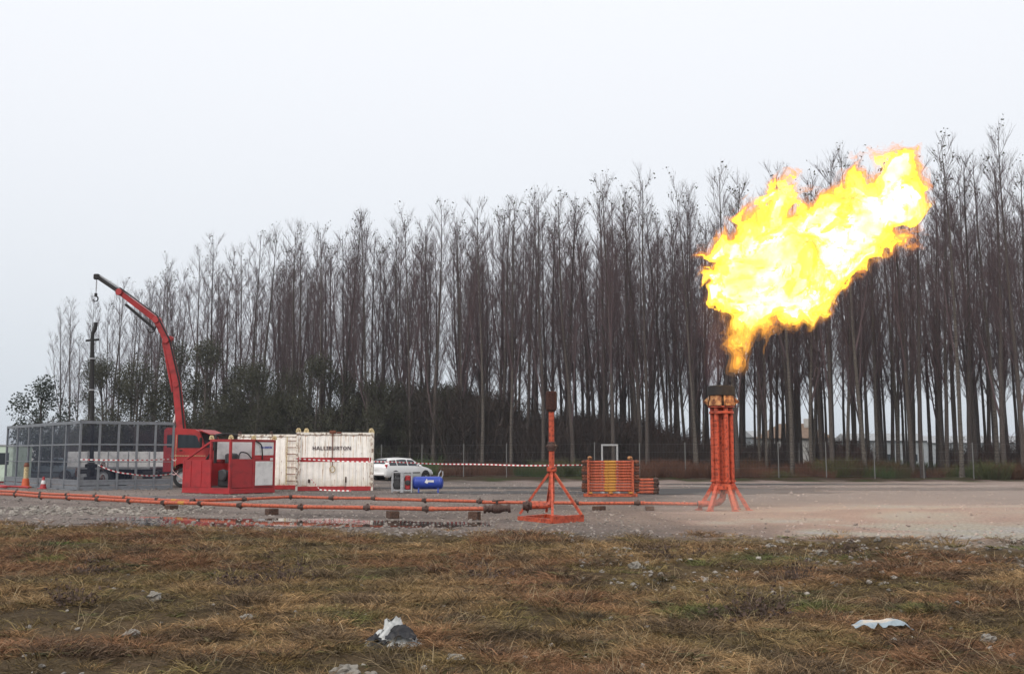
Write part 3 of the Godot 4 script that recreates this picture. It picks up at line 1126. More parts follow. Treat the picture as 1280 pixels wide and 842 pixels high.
func build_rack() -> void:
	var t := thing("pipe_rack", "orange steel rack that holds the stack of orange pipes", "rack", Vector3(3.9, 0, -40.3))
	var om: StandardMaterial3D = M["pipe_orange"]
	for s in [-1.0, 1.0]:
		for w in [-1.0, 1.0]:
			var g := Geo.new()
			g.box(Vector3(s * 0.88, 0.74, w * 0.2), Vector3(0.09, 1.42, 0.06), 0.008)
			part("post", g, om, t)
			g = Geo.new()
			g.lathe(Vector3(s * 0.8, 1.46, w * 0.2), Vector3.UP, [[0.03, 0], [0.08, 0.03], [0.085, 0.09], [0.05, 0.13], [0.0, 0.14]], 10)
			part("post_cap", g, M["scorched_cream"], t, "pale cap on the rack post")
	for w in [-1.0, 1.0]:
		var g := Geo.new()
		g.box(Vector3(0, 0.07, w * 0.24), Vector3(2.1, 0.12, 0.1), 0.01)
		part("base_beam", g, om, t)
	for s in [-0.8, 0.0, 0.8]:
		var g := Geo.new()
		g.box(Vector3(s, 0.165, 0), Vector3(0.14, 0.06, 0.7), 0.01)
		part("bearer", g, M["worn_yellow"], t)
	var ord := ["lowest", "second from the bottom", "third from the bottom", "fourth from the bottom", "fifth from the bottom", "sixth from the bottom", "fifth from the top", "fourth from the top", "third from the top", "second from the top", "topmost"]
	for k in 11:
		var p := thing("stacked_pipe", "orange pipe with a yellow band in the rack, " + ord[k], "pipe", Vector3(3.92 + 0.02 * sin(k * 5.0), 0.255 + k * 0.112, -40.3), 0.0, "orange pipes stacked in the rack")
		var g := Geo.new()
		g.pipe(Vector3(-1.0, 0, 0), Vector3(1.0, 0, 0), 0.052, 10)
		part("tube", g, om, p)
		g = Geo.new()
		g.lathe(Vector3(-0.24, 0, 0), Vector3.RIGHT, [[0.052, 0], [0.0555, 0.003], [0.0555, 0.45], [0.052, 0.453]], 10)
		part("yellow_band", g, M["worn_yellow"], p)
		for s in [-1.0, 1.0]:
			g = Geo.new()
			coupling(g, Vector3(s * 1.02, 0, 0), Vector3(s, 0, 0), 0.05)
			part("coupling", g, M["union_rust"] if k % 3 else M["union_dark"], p)
	for k in 5:
		var p := thing("short_pipe", "short orange pipe right of the rack, " + ["lowest of them", "second lowest of them", "middle one of them", "second from the top", "topmost of them"][k], "pipe", Vector3(5.75 + 0.03 * (k % 2), 0.09 + k * 0.13, -43.0), 0.05 * (k % 3), "short orange pipes piled right of the rack")
		var g := Geo.new()
		g.pipe(Vector3(-0.5, 0, 0), Vector3(0.32, 0, 0), 0.062, 10)
		part("tube", g, om, p)
		g = Geo.new()
		coupling(g, Vector3(0.34, 0, 0), Vector3.RIGHT, 0.068)
		part("coupling", g, M["union_dark"], p)
	# pale goal frame behind the rack
	t = thing("goal_frame", "pale grey square steel frame standing behind the pipe rack", "steel frame", Vector3(4.25, 0, -44.0))
	for s in [-1.0, 1.0]:
		var g := Geo.new()
		g.box(Vector3(s * 0.33, 1.02, 0), Vector3(0.075, 2.04, 0.075), 0.008)
		part("post", g, M["galvanised"], t)
		g = Geo.new()
		g.box(Vector3(s * 0.33, 0.04, 0), Vector3(0.1, 0.08, 1.0), 0.008)
		part("foot", g, M["galvanised"], t)
	var g2 := Geo.new()
	g2.box(Vector3(0, 2.08, 0), Vector3(0.735, 0.075, 0.075), 0.008)
	part("crossbar", g2, M["galvanised"], t)

# ---------------------------------------------------------------- flame
func build_flame() -> void:
	var f1 := FastNoiseLite.new()
	f1.seed = 12; f1.frequency = 0.42; f1.fractal_octaves = 2
	var f2 := FastNoiseLite.new()
	f2.seed = 5; f2.frequency = 1.25; f2.fractal_octaves = 3
	var f3 := FastNoiseLite.new()
	f3.seed = 9; f3.frequency = 0.8; f3.fractal_octaves = 3
	var Z := -29.9
	var caps := [   # a, b, radius a, radius b
		[Vector3(6.72, 4.25, Z), Vector3(6.95, 4.85, Z), 0.03, 0.16],
		[Vector3(6.8, 4.95, Z + 0.1), Vector3(7.2, 5.7, Z), 0.16, 0.42],
		[Vector3(7.2, 6.35, Z), Vector3(7.4, 6.7, Z), 0.6, 1.0],
		[Vector3(7.2, 7.05, Z), Vector3(8.3, 7.5, Z), 1.2, 1.2],
		[Vector3(7.6, 8.3, Z), Vector3(8.25, 9.5, Z), 0.72, 0.36],
		[Vector3(8.6, 7.0, Z), Vector3(10.4, 8.2, Z), 1.1, 0.85],
		[Vector3(10.2, 8.3, Z), Vector3(11.7, 9.1, Z), 0.85, 0.72],
		[Vector3(11.8, 9.4, Z), Vector3(11.75, 10.5, Z), 0.55, 0.15],
		[Vector3(10.6, 9.0, Z), Vector3(10.6, 9.9, Z), 0.35, 0.06],
		[Vector3(8.3, 8.2, Z), Vector3(9.7, 8.75, Z), 0.55, 0.5],
	]
	var cell := 0.085
	var lo := Vector3(4.6, 3.6, Z - 1.9)
	var nx := 106
	var ny := 90
	var nz := 45
	var val := PackedFloat32Array()
	val.resize(nx * ny * nz)
	for k in nz:
		for j in ny:
			for i in nx:
				var p := lo + Vector3(i, j, k) * cell
				var d := 9.0
				for c in caps:
					var a: Vector3 = c[0]
					var ab: Vector3 = c[1] - a
					var h := clampf((p - a).dot(ab) / ab.length_squared(), 0.0, 1.0)
					var e := p.distance_to(a + ab * h) - lerpf(c[2], c[3], h)
					var s := clampf(0.5 + (d - e) / 0.3, 0.0, 1.0)
					d = lerpf(d, e, s) - 0.15 * s * (1.0 - s)
				if absf(d) < 1.5:
					var q := Vector3(p.x, p.y * 0.8, p.z)
					var amp := clampf((p.y - 3.5) * 0.4, 0.3, 1.0)
					# flame licks: noise stretched along the wind and bent by itself
					var al := p.x * 0.8 + p.y * 0.6
					var ac := -p.x * 0.6 + p.y * 0.8
					var bend := f1.get_noise_3d(p.x * 1.3, p.y * 1.3, p.z * 1.3 + 30.0) * 0.9
					q = Vector3(al * 0.62 + bend * 0.6, ac * 1.15 + bend, p.z)
					d += amp * (f1.get_noise_3dv(q) * 0.55 + f2.get_noise_3dv(q) * 0.5) + f3.get_noise_3d(q.x * 3.0, q.y * 3.4, q.z * 3.2) * 0.36 * clampf(amp * 1.6, 0, 1)
				val[(k * ny + j) * nx + i] = d
	var t := thing("gas_flame", "huge yellow and orange gas flame blowing to the right above the flare stack", "flame", Vector3(0, 0, 0))
	for e in [["flame_veil", 0.27, Color(1.0, 0.4, 0.2), 0.9, 0.0, 0.12], ["flame_fringe", 0.16, Color(1.0, 0.36, 0.09), 1.0, 0.0, 0.3], ["flame_edge", 0.07, Color(1.0, 0.45, 0.05), 1.2, 0.1, 0.5], ["flame_mantle", -0.01, Color(1.0, 0.68, 0.05), 1.9, 0.25, 0.7], ["flame_body", -0.12, Color(1.0, 0.9, 0.1), 3.0, 0.3, 0.75], ["flame_core", -0.27, Color(1.0, 0.96, 0.62), 5.0, 0.15, 0.95]]:
		var g := surface_nets(val, nx, ny, nz, lo, cell, e[1])
		for q in g.v.size():
			var p := g.v[q]
			var w := clampf(0.5 + 1.3 * f3.get_noise_3d(p.x * 0.8, p.y * 0.8, p.z * 0.8 + 8.0) + 0.35 * f2.get_noise_3d(p.x * 2.0, p.y * 2.0, p.z * 2.0), 0.0, 1.0)
			var low := smoothstep(6.25, 5.1, p.y)
			# the upper side frays into thin orange, the underside stays dense
			var alpha: float = lerpf(e[4], e[5], w) * (1.0 - low * clampf(0.42 - 1.8 * e[1], 0.1, 0.85))
			var c: Color = e[2]
			c = c.lerp(Color(1.0, 0.42, 0.06), maxf(low * 0.8, smoothstep(0.35, 0.1, w) * 0.6))
			if e[1] > 0.05:
				# wisps trail off the upper side; wind keeps the lower left edge clean
				alpha *= clampf(0.45 + 0.75 * g.n[q].y + 0.35 * g.n[q].x, 0.12, 1.0) + 0.5 * low
			if e[1] < 0.05:
				var tear := smoothstep(-0.12, 0.22, f2.get_noise_3d(p.x * 3.4, p.y * 2.2, p.z * 3.4))
				alpha *= lerpf(1.0, tear, low)
			c.a = clampf(alpha, 0.0, 1.0)
			g.c[q] = c
		var m := StandardMaterial3D.new()
		m.resource_name = e[0]
		m.shading_mode = BaseMaterial3D.SHADING_MODE_UNSHADED
		m.vertex_color_use_as_albedo = true
		m.transparency = BaseMaterial3D.TRANSPARENCY_ALPHA
		m.albedo_color = lin(e[3], e[3], e[3])
		part(e[0], g, m, t)
	var l := OmniLight3D.new()
	l.name = "flame_light"
	l.light_color = Color(1.0, 0.72, 0.38)
	l.light_energy = 22.0
	l.light_size = 1.2
	l.omni_range = 60.0
	l.omni_attenuation = 2.0
	l.shadow_enabled = true
	t.add_child(l, true)
	l.position = Vector3(8.4, 7.4, -27.6)
	# dark smoke round the flame's foot
	for e in [[Vector3(6.15, 4.7, -30.1), Vector3(0.7, 2.2, 0.7), 0.5], [Vector3(6.0, 5.8, -30.2), Vector3(0.8, 1.8, 0.8), 0.25]]:
		var s := FogVolume.new()
		s.name = "smoke"
		s.shape = RenderingServer.FOG_VOLUME_SHAPE_ELLIPSOID
		s.size = e[1]
		s.position = e[0]
		s.rotation.z = -0.15
		var fm := FogMaterial.new()
		fm.density = e[2]
		fm.albedo = Color(0.55, 0.45, 0.5)
		s.material = fm
		add_child(s, true)
		tag(s, "thin dark smoke rising from the flare stack's top", "smoke", "", "stuff")

func surface_nets(val: PackedFloat32Array, nx: int, ny: int, nz: int, lo: Vector3, cell: float, level: float) -> Geo:
	var g := Geo.new()
	var idx := PackedInt32Array()
	idx.resize(nx * ny * nz)
	idx.fill(-1)
	var step := [1, nx, nx * ny]
	for k in nz - 1:
		for j in ny - 1:
			for i in nx - 1:
				var b := (k * ny + j) * nx + i
				var v0 := val[b] - level
				if v0 > 1.2 or v0 < -1.2:
					continue
				var c := [v0, val[b + 1] - level, val[b + nx] - level, val[b + nx + 1] - level, val[b + step[2]] - level, val[b + step[2] + 1] - level, val[b + step[2] + nx] - level, val[b + step[2] + nx + 1] - level]
				var inside := 0
				for q in 8:
					if c[q] < 0.0:
						inside += 1
				if inside == 0 or inside == 8:
					continue
				var sum := Vector3.ZERO
				var n := 0
				for q in 8:
					for ax in 3:
						var r: int = q | (1 << ax)
						if r == q:
							continue
						if (c[q] < 0.0) != (c[r] < 0.0):
							var tt: float = c[q] / (c[q] - c[r])
							var p := Vector3(q & 1, (q >> 1) & 1, (q >> 2) & 1)
							p[ax] += tt
							sum += p
							n += 1
				var gr := Vector3(c[1] - c[0] + c[3] - c[2] + c[5] - c[4] + c[7] - c[6], c[2] - c[0] + c[3] - c[1] + c[6] - c[4] + c[7] - c[5], c[4] - c[0] + c[5] - c[1] + c[6] - c[2] + c[7] - c[3])
				idx[b] = g.put(lo + (Vector3(i, j, k) + sum / n) * cell, gr.normalized())
	for k in range(1, nz - 1):
		for j in range(1, ny - 1):
			for i in range(1, nx - 1):
				var b := (k * ny + j) * nx + i
				var a0 := val[b] < level
				for ax in 3:
					if a0 == (val[b + step[ax]] < level):
						continue
					var u: int = step[(ax + 1) % 3]
					var w: int = step[(ax + 2) % 3]
					var q := [idx[b], idx[b - u], idx[b - u - w], idx[b - w]]
					if q[0] < 0 or q[1] < 0 or q[2] < 0 or q[3] < 0:
						continue
					# front faces run clockwise seen from outside
					for t in ([0, 3, 2, 0, 2, 1] if a0 else [0, 1, 2, 0, 2, 3]):
						g.ix.append(q[t])
	return g

# ---------------------------------------------------------------- containers and machines
func rust_paint(seedv: int, base: Color, w := 512, h := 384, amount := 1.0) -> StandardMaterial3D:
	# weathered paint: rust runs from the top edge and from a few spots, grime along the foot
	rng.seed = seedv
	var f := FastNoiseLite.new()
	f.seed = seedv
	f.frequency = 0.02
	f.fractal_octaves = 4
	var im := Image.create(w, h, false, Image.FORMAT_RGB8)
	var spots := []
	for k in 26:
		spots.append([rf(0, w), rf(0, h * 0.9), rf(1.0, 3.0), rf(10, 90)])
	var rust := Color(0.42, 0.22, 0.12)
	var ochre := Color(0.82, 0.74, 0.56)
	for y in h:
		for x in w:
			var c := base
			var s := f.get_noise_2d(x * 3.0, y * 0.12)
			var b := f.get_noise_2d(x * 1.0 + 500.0, y * 1.0)
			c = c * (1.0 + 0.05 * b)
			c = c.lerp(ochre, clampf((s - 0.15) * 0.7, 0, 0.2) * amount)
			c = c.lerp(rust, clampf((s - 0.36) * 2.6, 0, 0.6) * clampf(1.1 - y / (h * 0.75), 0, 1) * amount)
			var edge := minf(minf(x, w - 1 - x), minf(y, h - 1 - y))
			c = c.lerp(rust, clampf(0.3 - edge * 0.06 + b * 0.9, 0, 0.6) * amount)
			c = c.lerp(Color(0.62, 0.58, 0.5), clampf((y - h * 0.8) / (h * 0.5) + b * 0.25, 0, 0.5))
			c.a = 1
			im.set_pixel(x, y, c)
	for sp in spots:
		for q in int(sp[3]):
			for dx in range(-3, 4):
				var r: float = sp[2] * (1.0 if q < 3 else 0.6)
				if absf(dx) <= r:
					var px := int(sp[0]) + dx
					var py := int(sp[1]) + q
					if px >= 0 and px < w and py < h:
						im.set_pixel(px, py, im.get_pixel(px, py).lerp(rust, 0.75 * (1.0 - q / sp[3])))
	var m := StandardMaterial3D.new()
	m.albedo_texture = ImageTexture.create_from_image(im)
	m.roughness = 0.6
	return m

# corrugated sheet: rows of uv-mapped folds, from origin o, along ux (width W) and up (height H), facing out
func corrugated(o: Vector3, ux: Vector3, W: float, H: float, out: Vector3, folds: int, depth: float, y0 := 0.0, y1 := 1.0) -> Geo:
	var g := Geo.new()
	var xs := []
	for k in folds:
		var b := float(k) / folds
		var s := 1.0 / folds
		for e in [[0.0, 0.0], [0.38, 0.0], [0.5, -1.0], [0.88, -1.0]]:
			xs.append([b + e[0] * s, e[1]])
	xs.append([1.0, 0.0])
	for k in xs.size() - 1:
		var a: Vector3 = o + ux * W * float(xs[k][0]) + out * depth * float(xs[k][1])
		var b: Vector3 = o + ux * W * float(xs[k + 1][0]) + out * depth * float(xs[k + 1][1])
		var u0: float = xs[k][0]
		var u1: float = xs[k + 1][0]
		g.quad_uv(a + Vector3.UP * H * y0, b + Vector3.UP * H * y0, b + Vector3.UP * H * y1, a + Vector3.UP * H * y1, out, [Vector2(u0, 1 - y0), Vector2(u1, 1 - y0), Vector2(u1, 1 - y1), Vector2(u0, 1 - y1)])
	return g

func lettering(text: String, width: float, height: float, m: Material, parent: Node, at: Vector3, turn := 0.0) -> MeshInstance3D:
	var tm := TextMesh.new()
	var sf := SystemFont.new()
	sf.font_names = PackedStringArray(["Droid Sans"])
	sf.font_weight = 700
	tm.font = sf
	tm.text = text
	tm.font_size = 48
	tm.pixel_size = 0.01
	tm.depth = 0.2
	tm.curve_step = 2.0
	tm.material = m
	var box := tm.get_aabb()
	var o := MeshInstance3D.new()
	o.name = "lettering"
	o.mesh = tm
	o.material_override = m
	parent.add_child(o, true)
	o.position = at
	o.rotation.y = turn
	o.scale = Vector3(width / box.size.x, height / box.size.y, 0.05)
	return o

func white_box(called: String, label: String, at: Vector3, W: float, H: float, D: float, folds: int, seedv: int, turn := 0.0) -> Node3D:
	var t := thing(called, label, "container", at, turn)
	var paint := rust_paint(seedv, Color(0.96, 0.945, 0.92))
	var frame: StandardMaterial3D = M["container_white"]
	part("front_panel", corrugated(Vector3(0.1, 0.2, -0.03), Vector3.RIGHT, W - 0.2, H - 0.34, Vector3.BACK, folds, 0.025), paint, t)
	part("side_panel", corrugated(Vector3(W - 0.03, 0.2, -0.1), Vector3.FORWARD, D - 0.2, H - 0.34, Vector3.RIGHT, folds, 0.025), paint, t)
	part("side_panel", corrugated(Vector3(0.03, 0.2, -0.1), Vector3.FORWARD, D - 0.2, H - 0.34, Vector3.LEFT, folds, 0.025), paint, t)
	part("rear_panel", corrugated(Vector3(0.1, 0.2, -D + 0.03), Vector3.RIGHT, W - 0.2, H - 0.34, Vector3.FORWARD, folds, 0.025), paint, t)
	for x in [0.05, W - 0.05]:
		for z in [-0.05, -D + 0.05]:
			var g := Geo.new()
			g.box(Vector3(x, H * 0.5, z), Vector3(0.1, H - 0.002, 0.1), 0.01)
			part("corner_post", g, frame, t)
	for z in [-0.055, -D + 0.055]:
		var g := Geo.new()
		g.box(Vector3(W * 0.5, H - 0.07, z), Vector3(W - 0.2, 0.12, 0.09), 0.01)
		part("top_rail", g, frame, t)
		g = Geo.new()
		g.box(Vector3(W * 0.5, 0.11, z), Vector3(W - 0.2, 0.2, 0.11), 0.01)
		part("base_rail", g, M["stripe_red"], t, "red base rail")
	for x in [0.055, W - 0.055]:
		var g := Geo.new()
		g.box(Vector3(x, H - 0.07, -D * 0.5), Vector3(0.09, 0.12, D - 0.2), 0.01)
		part("top_rail", g, frame, t)
		g = Geo.new()
		g.box(Vector3(x, 0.11, -D * 0.5), Vector3(0.11, 0.2, D - 0.2), 0.01)
		part("base_rail", g, M["stripe_red"], t, "red base rail")
	var g2 := Geo.new()
	g2.box(Vector3(W * 0.5, H - 0.05, -D * 0.5), Vector3(W - 0.2, 0.03, D - 0.2))
	part("roof_sheet", g2, frame, t)
	g2 = Geo.new()
	g2.box(Vector3(W * 0.5, 0.17, -D * 0.5), Vector3(W - 0.25, 0.04, D - 0.25))
	part("floor_sheet", g2, M["union_dark"], t)
	return t

func lifting_lug(p: Vector3, m: Material, parent: Node, s := 1.0) -> void:
	var g := Geo.new()
	var poly := PackedVector2Array([Vector2(-0.13, 0), Vector2(0.13, 0), Vector2(0.1, 0.14), Vector2(0.04, 0.2), Vector2(-0.04, 0.2), Vector2(-0.1, 0.14)])
	for k in poly.size():
		poly[k] *= s
	g.slab(poly, p - Vector3(0, 0, 0.015), Vector3.RIGHT, Vector3.UP, Vector3(0, 0, 0.03))
	g.lathe(p + Vector3(0, 0.11 * s, 0.014), Vector3.BACK, [[0.06 * s, 0], [0.065 * s, 0.02], [0.03 * s, 0.03], [0.028 * s, 0.0]], 10)
	part("lifting_lug", g, m, parent)

func build_containers() -> void:
	var W := 3.56
	var H := 2.71
	var t := white_box("container", "white corrugated container with a red stripe and dark lettering, rust stained", Vector3(-10.02, 0, -46.9), W, H, 2.5, 12, 7, 0.125)
	part("stripe", corrugated(Vector3(0.1, 1.34, -0.024), Vector3.RIGHT, W - 0.2, 0.2, Vector3.BACK, 12, 0.025), M["stripe_red"], t, "red stripe across the front")
	lettering("HALLIBURTON", 1.76, 0.17, M["letter_dark"], t, Vector3(1.63, 1.97, -0.018))
	var cream: StandardMaterial3D = M["lug_cream"]
	for p in [Vector3(0.08, H, -0.05), Vector3(0.42, H, -0.4), Vector3(W - 0.12, H, -0.05), Vector3(W - 0.12, H, -2.42)]:
		lifting_lug(p, cream, t)
	# hanging brown hose with a ring at its end, from a rusty bracket
	var g := Geo.new()
	g.tube(PackedVector3Array([Vector3(1.66, 2.72, 0.03), Vector3(1.665, 2.2, 0.035), Vector3(1.67, 1.6, 0.04), Vector3(1.68, 1.15, 0.035)]), PackedFloat32Array([0.022, 0.022, 0.02, 0.02]), 8)
	part("hanging_hose", g, M["union_rust"], t)
	g = Geo.new()
	var ring := PackedVector3Array()
	var rr := PackedFloat32Array()
	for k in 17:
		ring.append(Vector3(1.68 + cos(TAU * k / 16) * 0.11, 1.0 + sin(TAU * k / 16) * 0.14, 0.03))
		rr.append(0.022)
	g.tube(ring, rr, 7)
	part("hose_loop", g, cream, t)
	g = Geo.new()
	g.box(Vector3(1.66, H + 0.01, -0.02), Vector3(0.3, 0.14, 0.12), 0.02)
	g.box(Vector3(1.95, H - 0.02, 0.0), Vector3(0.22, 0.07, 0.07), 0.02)
	part("bracket", g, M["union_rust"], t, "rusty bracket at the top edge")
	g = Geo.new()
	g.box(Vector3(2.3, 0.52, -0.008), Vector3(0.06, 0.28, 0.03), 0.01)
	g.beam(Vector3(2.28, 0.6, 0.01), Vector3(2.27, 0.12, 0.0), 0.025, 0.025)
	part("door_latch", g, M["union_dark"], t)
	g = Geo.new()
	g.box(Vector3(0.62, 0.46, -0.006), Vector3(0.1, 0.16, 0.035), 0.01)
	part("socket_box", g, M["union_dark"], t)
	for x in [0.18, W - 0.18]:
		g = Geo.new()
		g.beam(Vector3(x, 0.25, 0.012), Vector3(x, H - 0.2, 0.012), 0.03, 0.03)
		part("lock_rod", g, M["container_white"], t)
	# plainer container behind on the left, with a ladder
	t = white_box("container", "plain white container with a ladder, half hidden behind the red pump skid", Vector3(-13.3, 0, -48.9), 3.22, 2.66, 2.4, 10, 19, 0.03)
	for p in [Vector3(0.1, 2.66, -0.05), Vector3(1.6, 2.66, -0.05), Vector3(3.1, 2.66, -0.05)]:
		lifting_lug(p, M["union_dark"], t, 0.7)
	var lad := Geo.new()
	for x in [2.4, 2.86]:
		var r := Geo.new()
		r.beam(Vector3(x, 0.25, 0.05), Vector3(x, 2.55, 0.05), 0.04, 0.04)
		part("ladder_rail", r, M["lug_cream"], t)
	for k in 7:
		var r := Geo.new()
		r.pipe(Vector3(2.4, 0.42 + k * 0.32, 0.05), Vector3(2.86, 0.42 + k * 0.32, 0.05), 0.02, 7)
		part("ladder_rung", r, M["union_rust"], t)

func build_pump_skid() -> void:
	# corner C faces the eye; u runs back along the left face, w along the right face
	var C := Vector3(-11.9, 0, -42.7)
	var u := Vector3(-0.818, 0, -0.575)
	var w := Vector3(0.575, 0, -0.818)
	var t := thing("pump_skid", "red steel pump skid, open framed, with white panels at its right end", "pump skid", C)
	var red: StandardMaterial3D = M["skid_red"]
	var U := 3.15
	var Wd := 2.5
	var H := 2.32
	var bs := Basis(u, Vector3.UP, w)
	var P := func(a: float, y: float, b: float) -> Vector3: return u * a + Vector3.UP * y + w * b
	var g: Geo
	# skid base
	for e in [[0.0, 0.06, U, 0.06], [0.0, Wd - 0.06, U, Wd - 0.06]]:
		g = Geo.new()
		g.beam(P.call(e[0], 0.14, e[1]), P.call(e[2], 0.14, e[3]), 0.12, 0.24)
		part("base_rail", g, red, t)
	for a in [0.06, U * 0.5, U - 0.06]:
		g = Geo.new()
		g.beam(P.call(a, 0.14, 0.12), P.call(a, 0.14, Wd - 0.12), 0.12, 0.22)
		part("base_rail", g, red, t)
	g = Geo.new()
	g.box(P.call(U * 0.5, 0.27, Wd * 0.5), Vector3(U - 0.1, 0.02, Wd - 0.1), 0.0, bs)
	part("deck_plate", g, M["union_dark"], t)
	# posts
	for e in [[0.05, 0.05, H], [U - 0.05, 0.05, 1.42], [1.32, 0.05, H], [0.05, 1.28, H], [0.05, Wd - 0.05, H], [1.32, Wd - 0.05, H], [U - 0.05, Wd - 0.05, 1.42]]:
		g = Geo.new()
		g.box(P.call(e[0], 0.25 + (e[2] - 0.25) * 0.5, e[1]), Vector3(0.1, e[2] - 0.25, 0.1), 0.008, bs)
		part("post", g, red, t)
	# top rails of the high part
	for e in [[0.1, 0.05, 1.27, 0.05], [0.1, Wd - 0.05, 1.27, Wd - 0.05], [0.05, 0.1, 0.05, Wd - 0.1], [1.32, 0.1, 1.32, Wd - 0.1]]:
		g = Geo.new()
		g.beam(P.call(e[0], H - 0.05, e[1]), P.call(e[2], H - 0.05, e[3]), 0.09, 0.1)
		part("top_rail", g, red, t)
	# sloping braces of the low part
	for b in [0.05, Wd - 0.05]:
		g = Geo.new()
		g.beam(P.call(1.37, H - 0.12, b), P.call(U - 0.1, 1.44, b), 0.08, 0.08)
		part("brace", g, red, t)
	# left face: half height wall with a dark opening next to the corner
	g = Geo.new()
	g.box(P.call(2.16, 0.84, 0.03), Vector3(1.86, 1.14, 0.03), 0.0, bs)
	part("wall_panel", g, red, t)
	g = Geo.new()
	g.beam(P.call(1.2, 1.42, 0.05), P.call(U - 0.1, 1.42, 0.05), 0.07, 0.07)
	part("wall_rail", g, red, t)
	for a in [1.9, 2.6]:
		g = Geo.new()
		g.box(P.call(a, 0.84, 0.008), Vector3(0.05, 1.1, 0.02), 0.0, bs)
		part("wall_stiffener", g, red, t)
	g = Geo.new()
	g.box(P.call(U - 0.03, 0.84, Wd * 0.5), Vector3(0.03, 1.14, Wd - 0.2), 0.0, bs)
	part("wall_panel", g, red, t)
	g = Geo.new()
	g.box(P.call(U * 0.5, 0.84, Wd - 0.04), Vector3(U - 0.2, 1.14, 0.03), 0.0, bs)
	part("wall_panel", g, red, t)
	# inside the opening: engine block and pump
	g = Geo.new()
	g.box(P.call(0.85, 0.65, 0.8), Vector3(0.9, 0.7, 0.8), 0.05, bs)
	g.lathe(P.call(0.7, 0.8, 0.35), -w, [[0.0, 0], [0.22, 0.0], [0.25, 0.05], [0.25, 0.15], [0.2, 0.2], [0.0, 0.2]], 14)
	part("pump_block", g, M["machine_dark"], t)
	# right face: low red panel, then white panels
	g = Geo.new()
	g.box(P.call(0.03, 0.84, 0.67), Vector3(0.03, 1.14, 1.1), 0.0, bs)
	part("wall_panel", g, red, t)
	g = Geo.new()
	g.beam(P.call(0.05, 1.44, 0.1), P.call(0.05, 1.44, Wd - 0.1), 0.07, 0.08)
	part("wall_rail", g, red, t)
	g = Geo.new()
	g.box(P.call(0.03, 0.84, 1.87), Vector3(0.03, 1.14, 1.1), 0.0, bs)
	part("wall_panel", g, red, t)
	g = Geo.new()
	g.box(P.call(0.004, 0.86, 1.87), Vector3(0.03, 1.04, 0.98), 0.012, bs)
	part("white_door", g, M["panel_white"], t, "white lower door")
	g = Geo.new()
	g.box(P.call(0.04, 1.95, 1.87), Vector3(0.03, 0.6, 1.06), 0.0, bs)
	part("sign_panel", g, M["panel_white"], t, "white upper panel with small blue lettering")
	g = Geo.new()
	g.box(P.call(0.036, 1.56, 1.87), Vector3(0.03, 0.17, 1.06), 0.0, bs)
	part("red_band", g, M["stripe_red"], t)
	lettering("HALLIBURTON", 0.62, 0.09, M["letter_blue"], t, P.call(0.02, 1.98, 1.98), atan2(-u.x, -u.z))
	g = Geo.new()
	g.box(P.call(0.012, 1.47, 2.28), Vector3(0.03, 0.1, 0.16), 0.01, bs)
	part("gauge_box", g, M["panel_white"], t)
	# white back wall seen through the open upper half
	g = Geo.new()
	g.box(P.call(0.72, 1.85, Wd - 0.1), Vector3(1.1, 0.76, 0.03), 0.0, bs)
	part("back_board", g, M["panel_white"], t)
	g = Geo.new()
	g.box(P.call(1.29, 1.85, 1.3), Vector3(0.03, 0.76, 1.9), 0.0, bs)
	part("back_board", g, M["panel_white"], t)
	# dark engine stack, pipes and hose
	g = Geo.new()
	g.lathe(P.call(0.75, 1.3, 0.7), Vector3.UP, [[0.0, 0.0], [0.26, 0.0], [0.28, 0.06], [0.28, 0.36], [0.2, 0.42], [0.0, 0.44]], 16)
	part("air_filter", g, M["machine_dark"], t)
	g = Geo.new()
	g.tube(PackedVector3Array([P.call(1.6, 1.3, 0.5), P.call(1.6, 2.3, 0.5), P.call(1.66, 2.5, 0.55), P.call(1.5, 2.56, 0.9), P.call(1.4, 2.5, 1.5)]), PackedFloat32Array([0.07, 0.07, 0.07, 0.07, 0.07]), 10)
	part("exhaust_pipe", g, M["soot"], t)
	g = Geo.new()
	g.tube(PackedVector3Array([P.call(2.3, 1.2, 0.4), P.call(1.9, 1.75, 0.5), P.call(1.5, 2.25, 0.5)]), PackedFloat32Array([0.05, 0.05, 0.05]), 8)
	part("intake_pipe", g, M["soot"], t)
	g = Geo.new()
	g.box(P.call(1.9, 1.7, 1.3), Vector3(0.7, 0.8, 0.9), 0.06, bs)
	part("radiator_box", g, red, t)
	for e in [[[0.06, 1.45, 0.5], [0.2, 1.75, 0.7], [0.12, 1.72, 1.0], [0.06, 1.5, 1.2]], [[0.0, 2.26, 1.35], [-0.04, 2.1, 1.62], [-0.04, 1.8, 1.7], [0.0, 1.45, 1.75]]]:
		var pts := PackedVector3Array()
		var rad := PackedFloat32Array()
		for k in 13:
			var s := k / 12.0 * 3.0
			var i := mini(int(s), 2)
			var q0: Array = e[maxi(i - 1, 0)]
			var q1: Array = e[i]
			var q2: Array = e[i + 1]
			var q3: Array = e[mini(i + 2, 3)]
			var f := s - i
			pts.append(P.call(cubic_interpolate(q1[0], q2[0], q0[0], q3[0], f), cubic_interpolate(q1[1], q2[1], q0[1], q3[1], f), cubic_interpolate(q1[2], q2[2], q0[2], q3[2], f)))
			rad.append(0.028)
		g = Geo.new()
		g.tube(pts, rad, 8)
		part("hose", g, M["soot"], t)
	for e in [[0.05, 0.05], [0.05, 1.28], [0.05, Wd - 0.05], [1.32, 0.05]]:
		lifting_lug(P.call(e[0], H, e[1]), M["lug_cream"], t, 0.9)

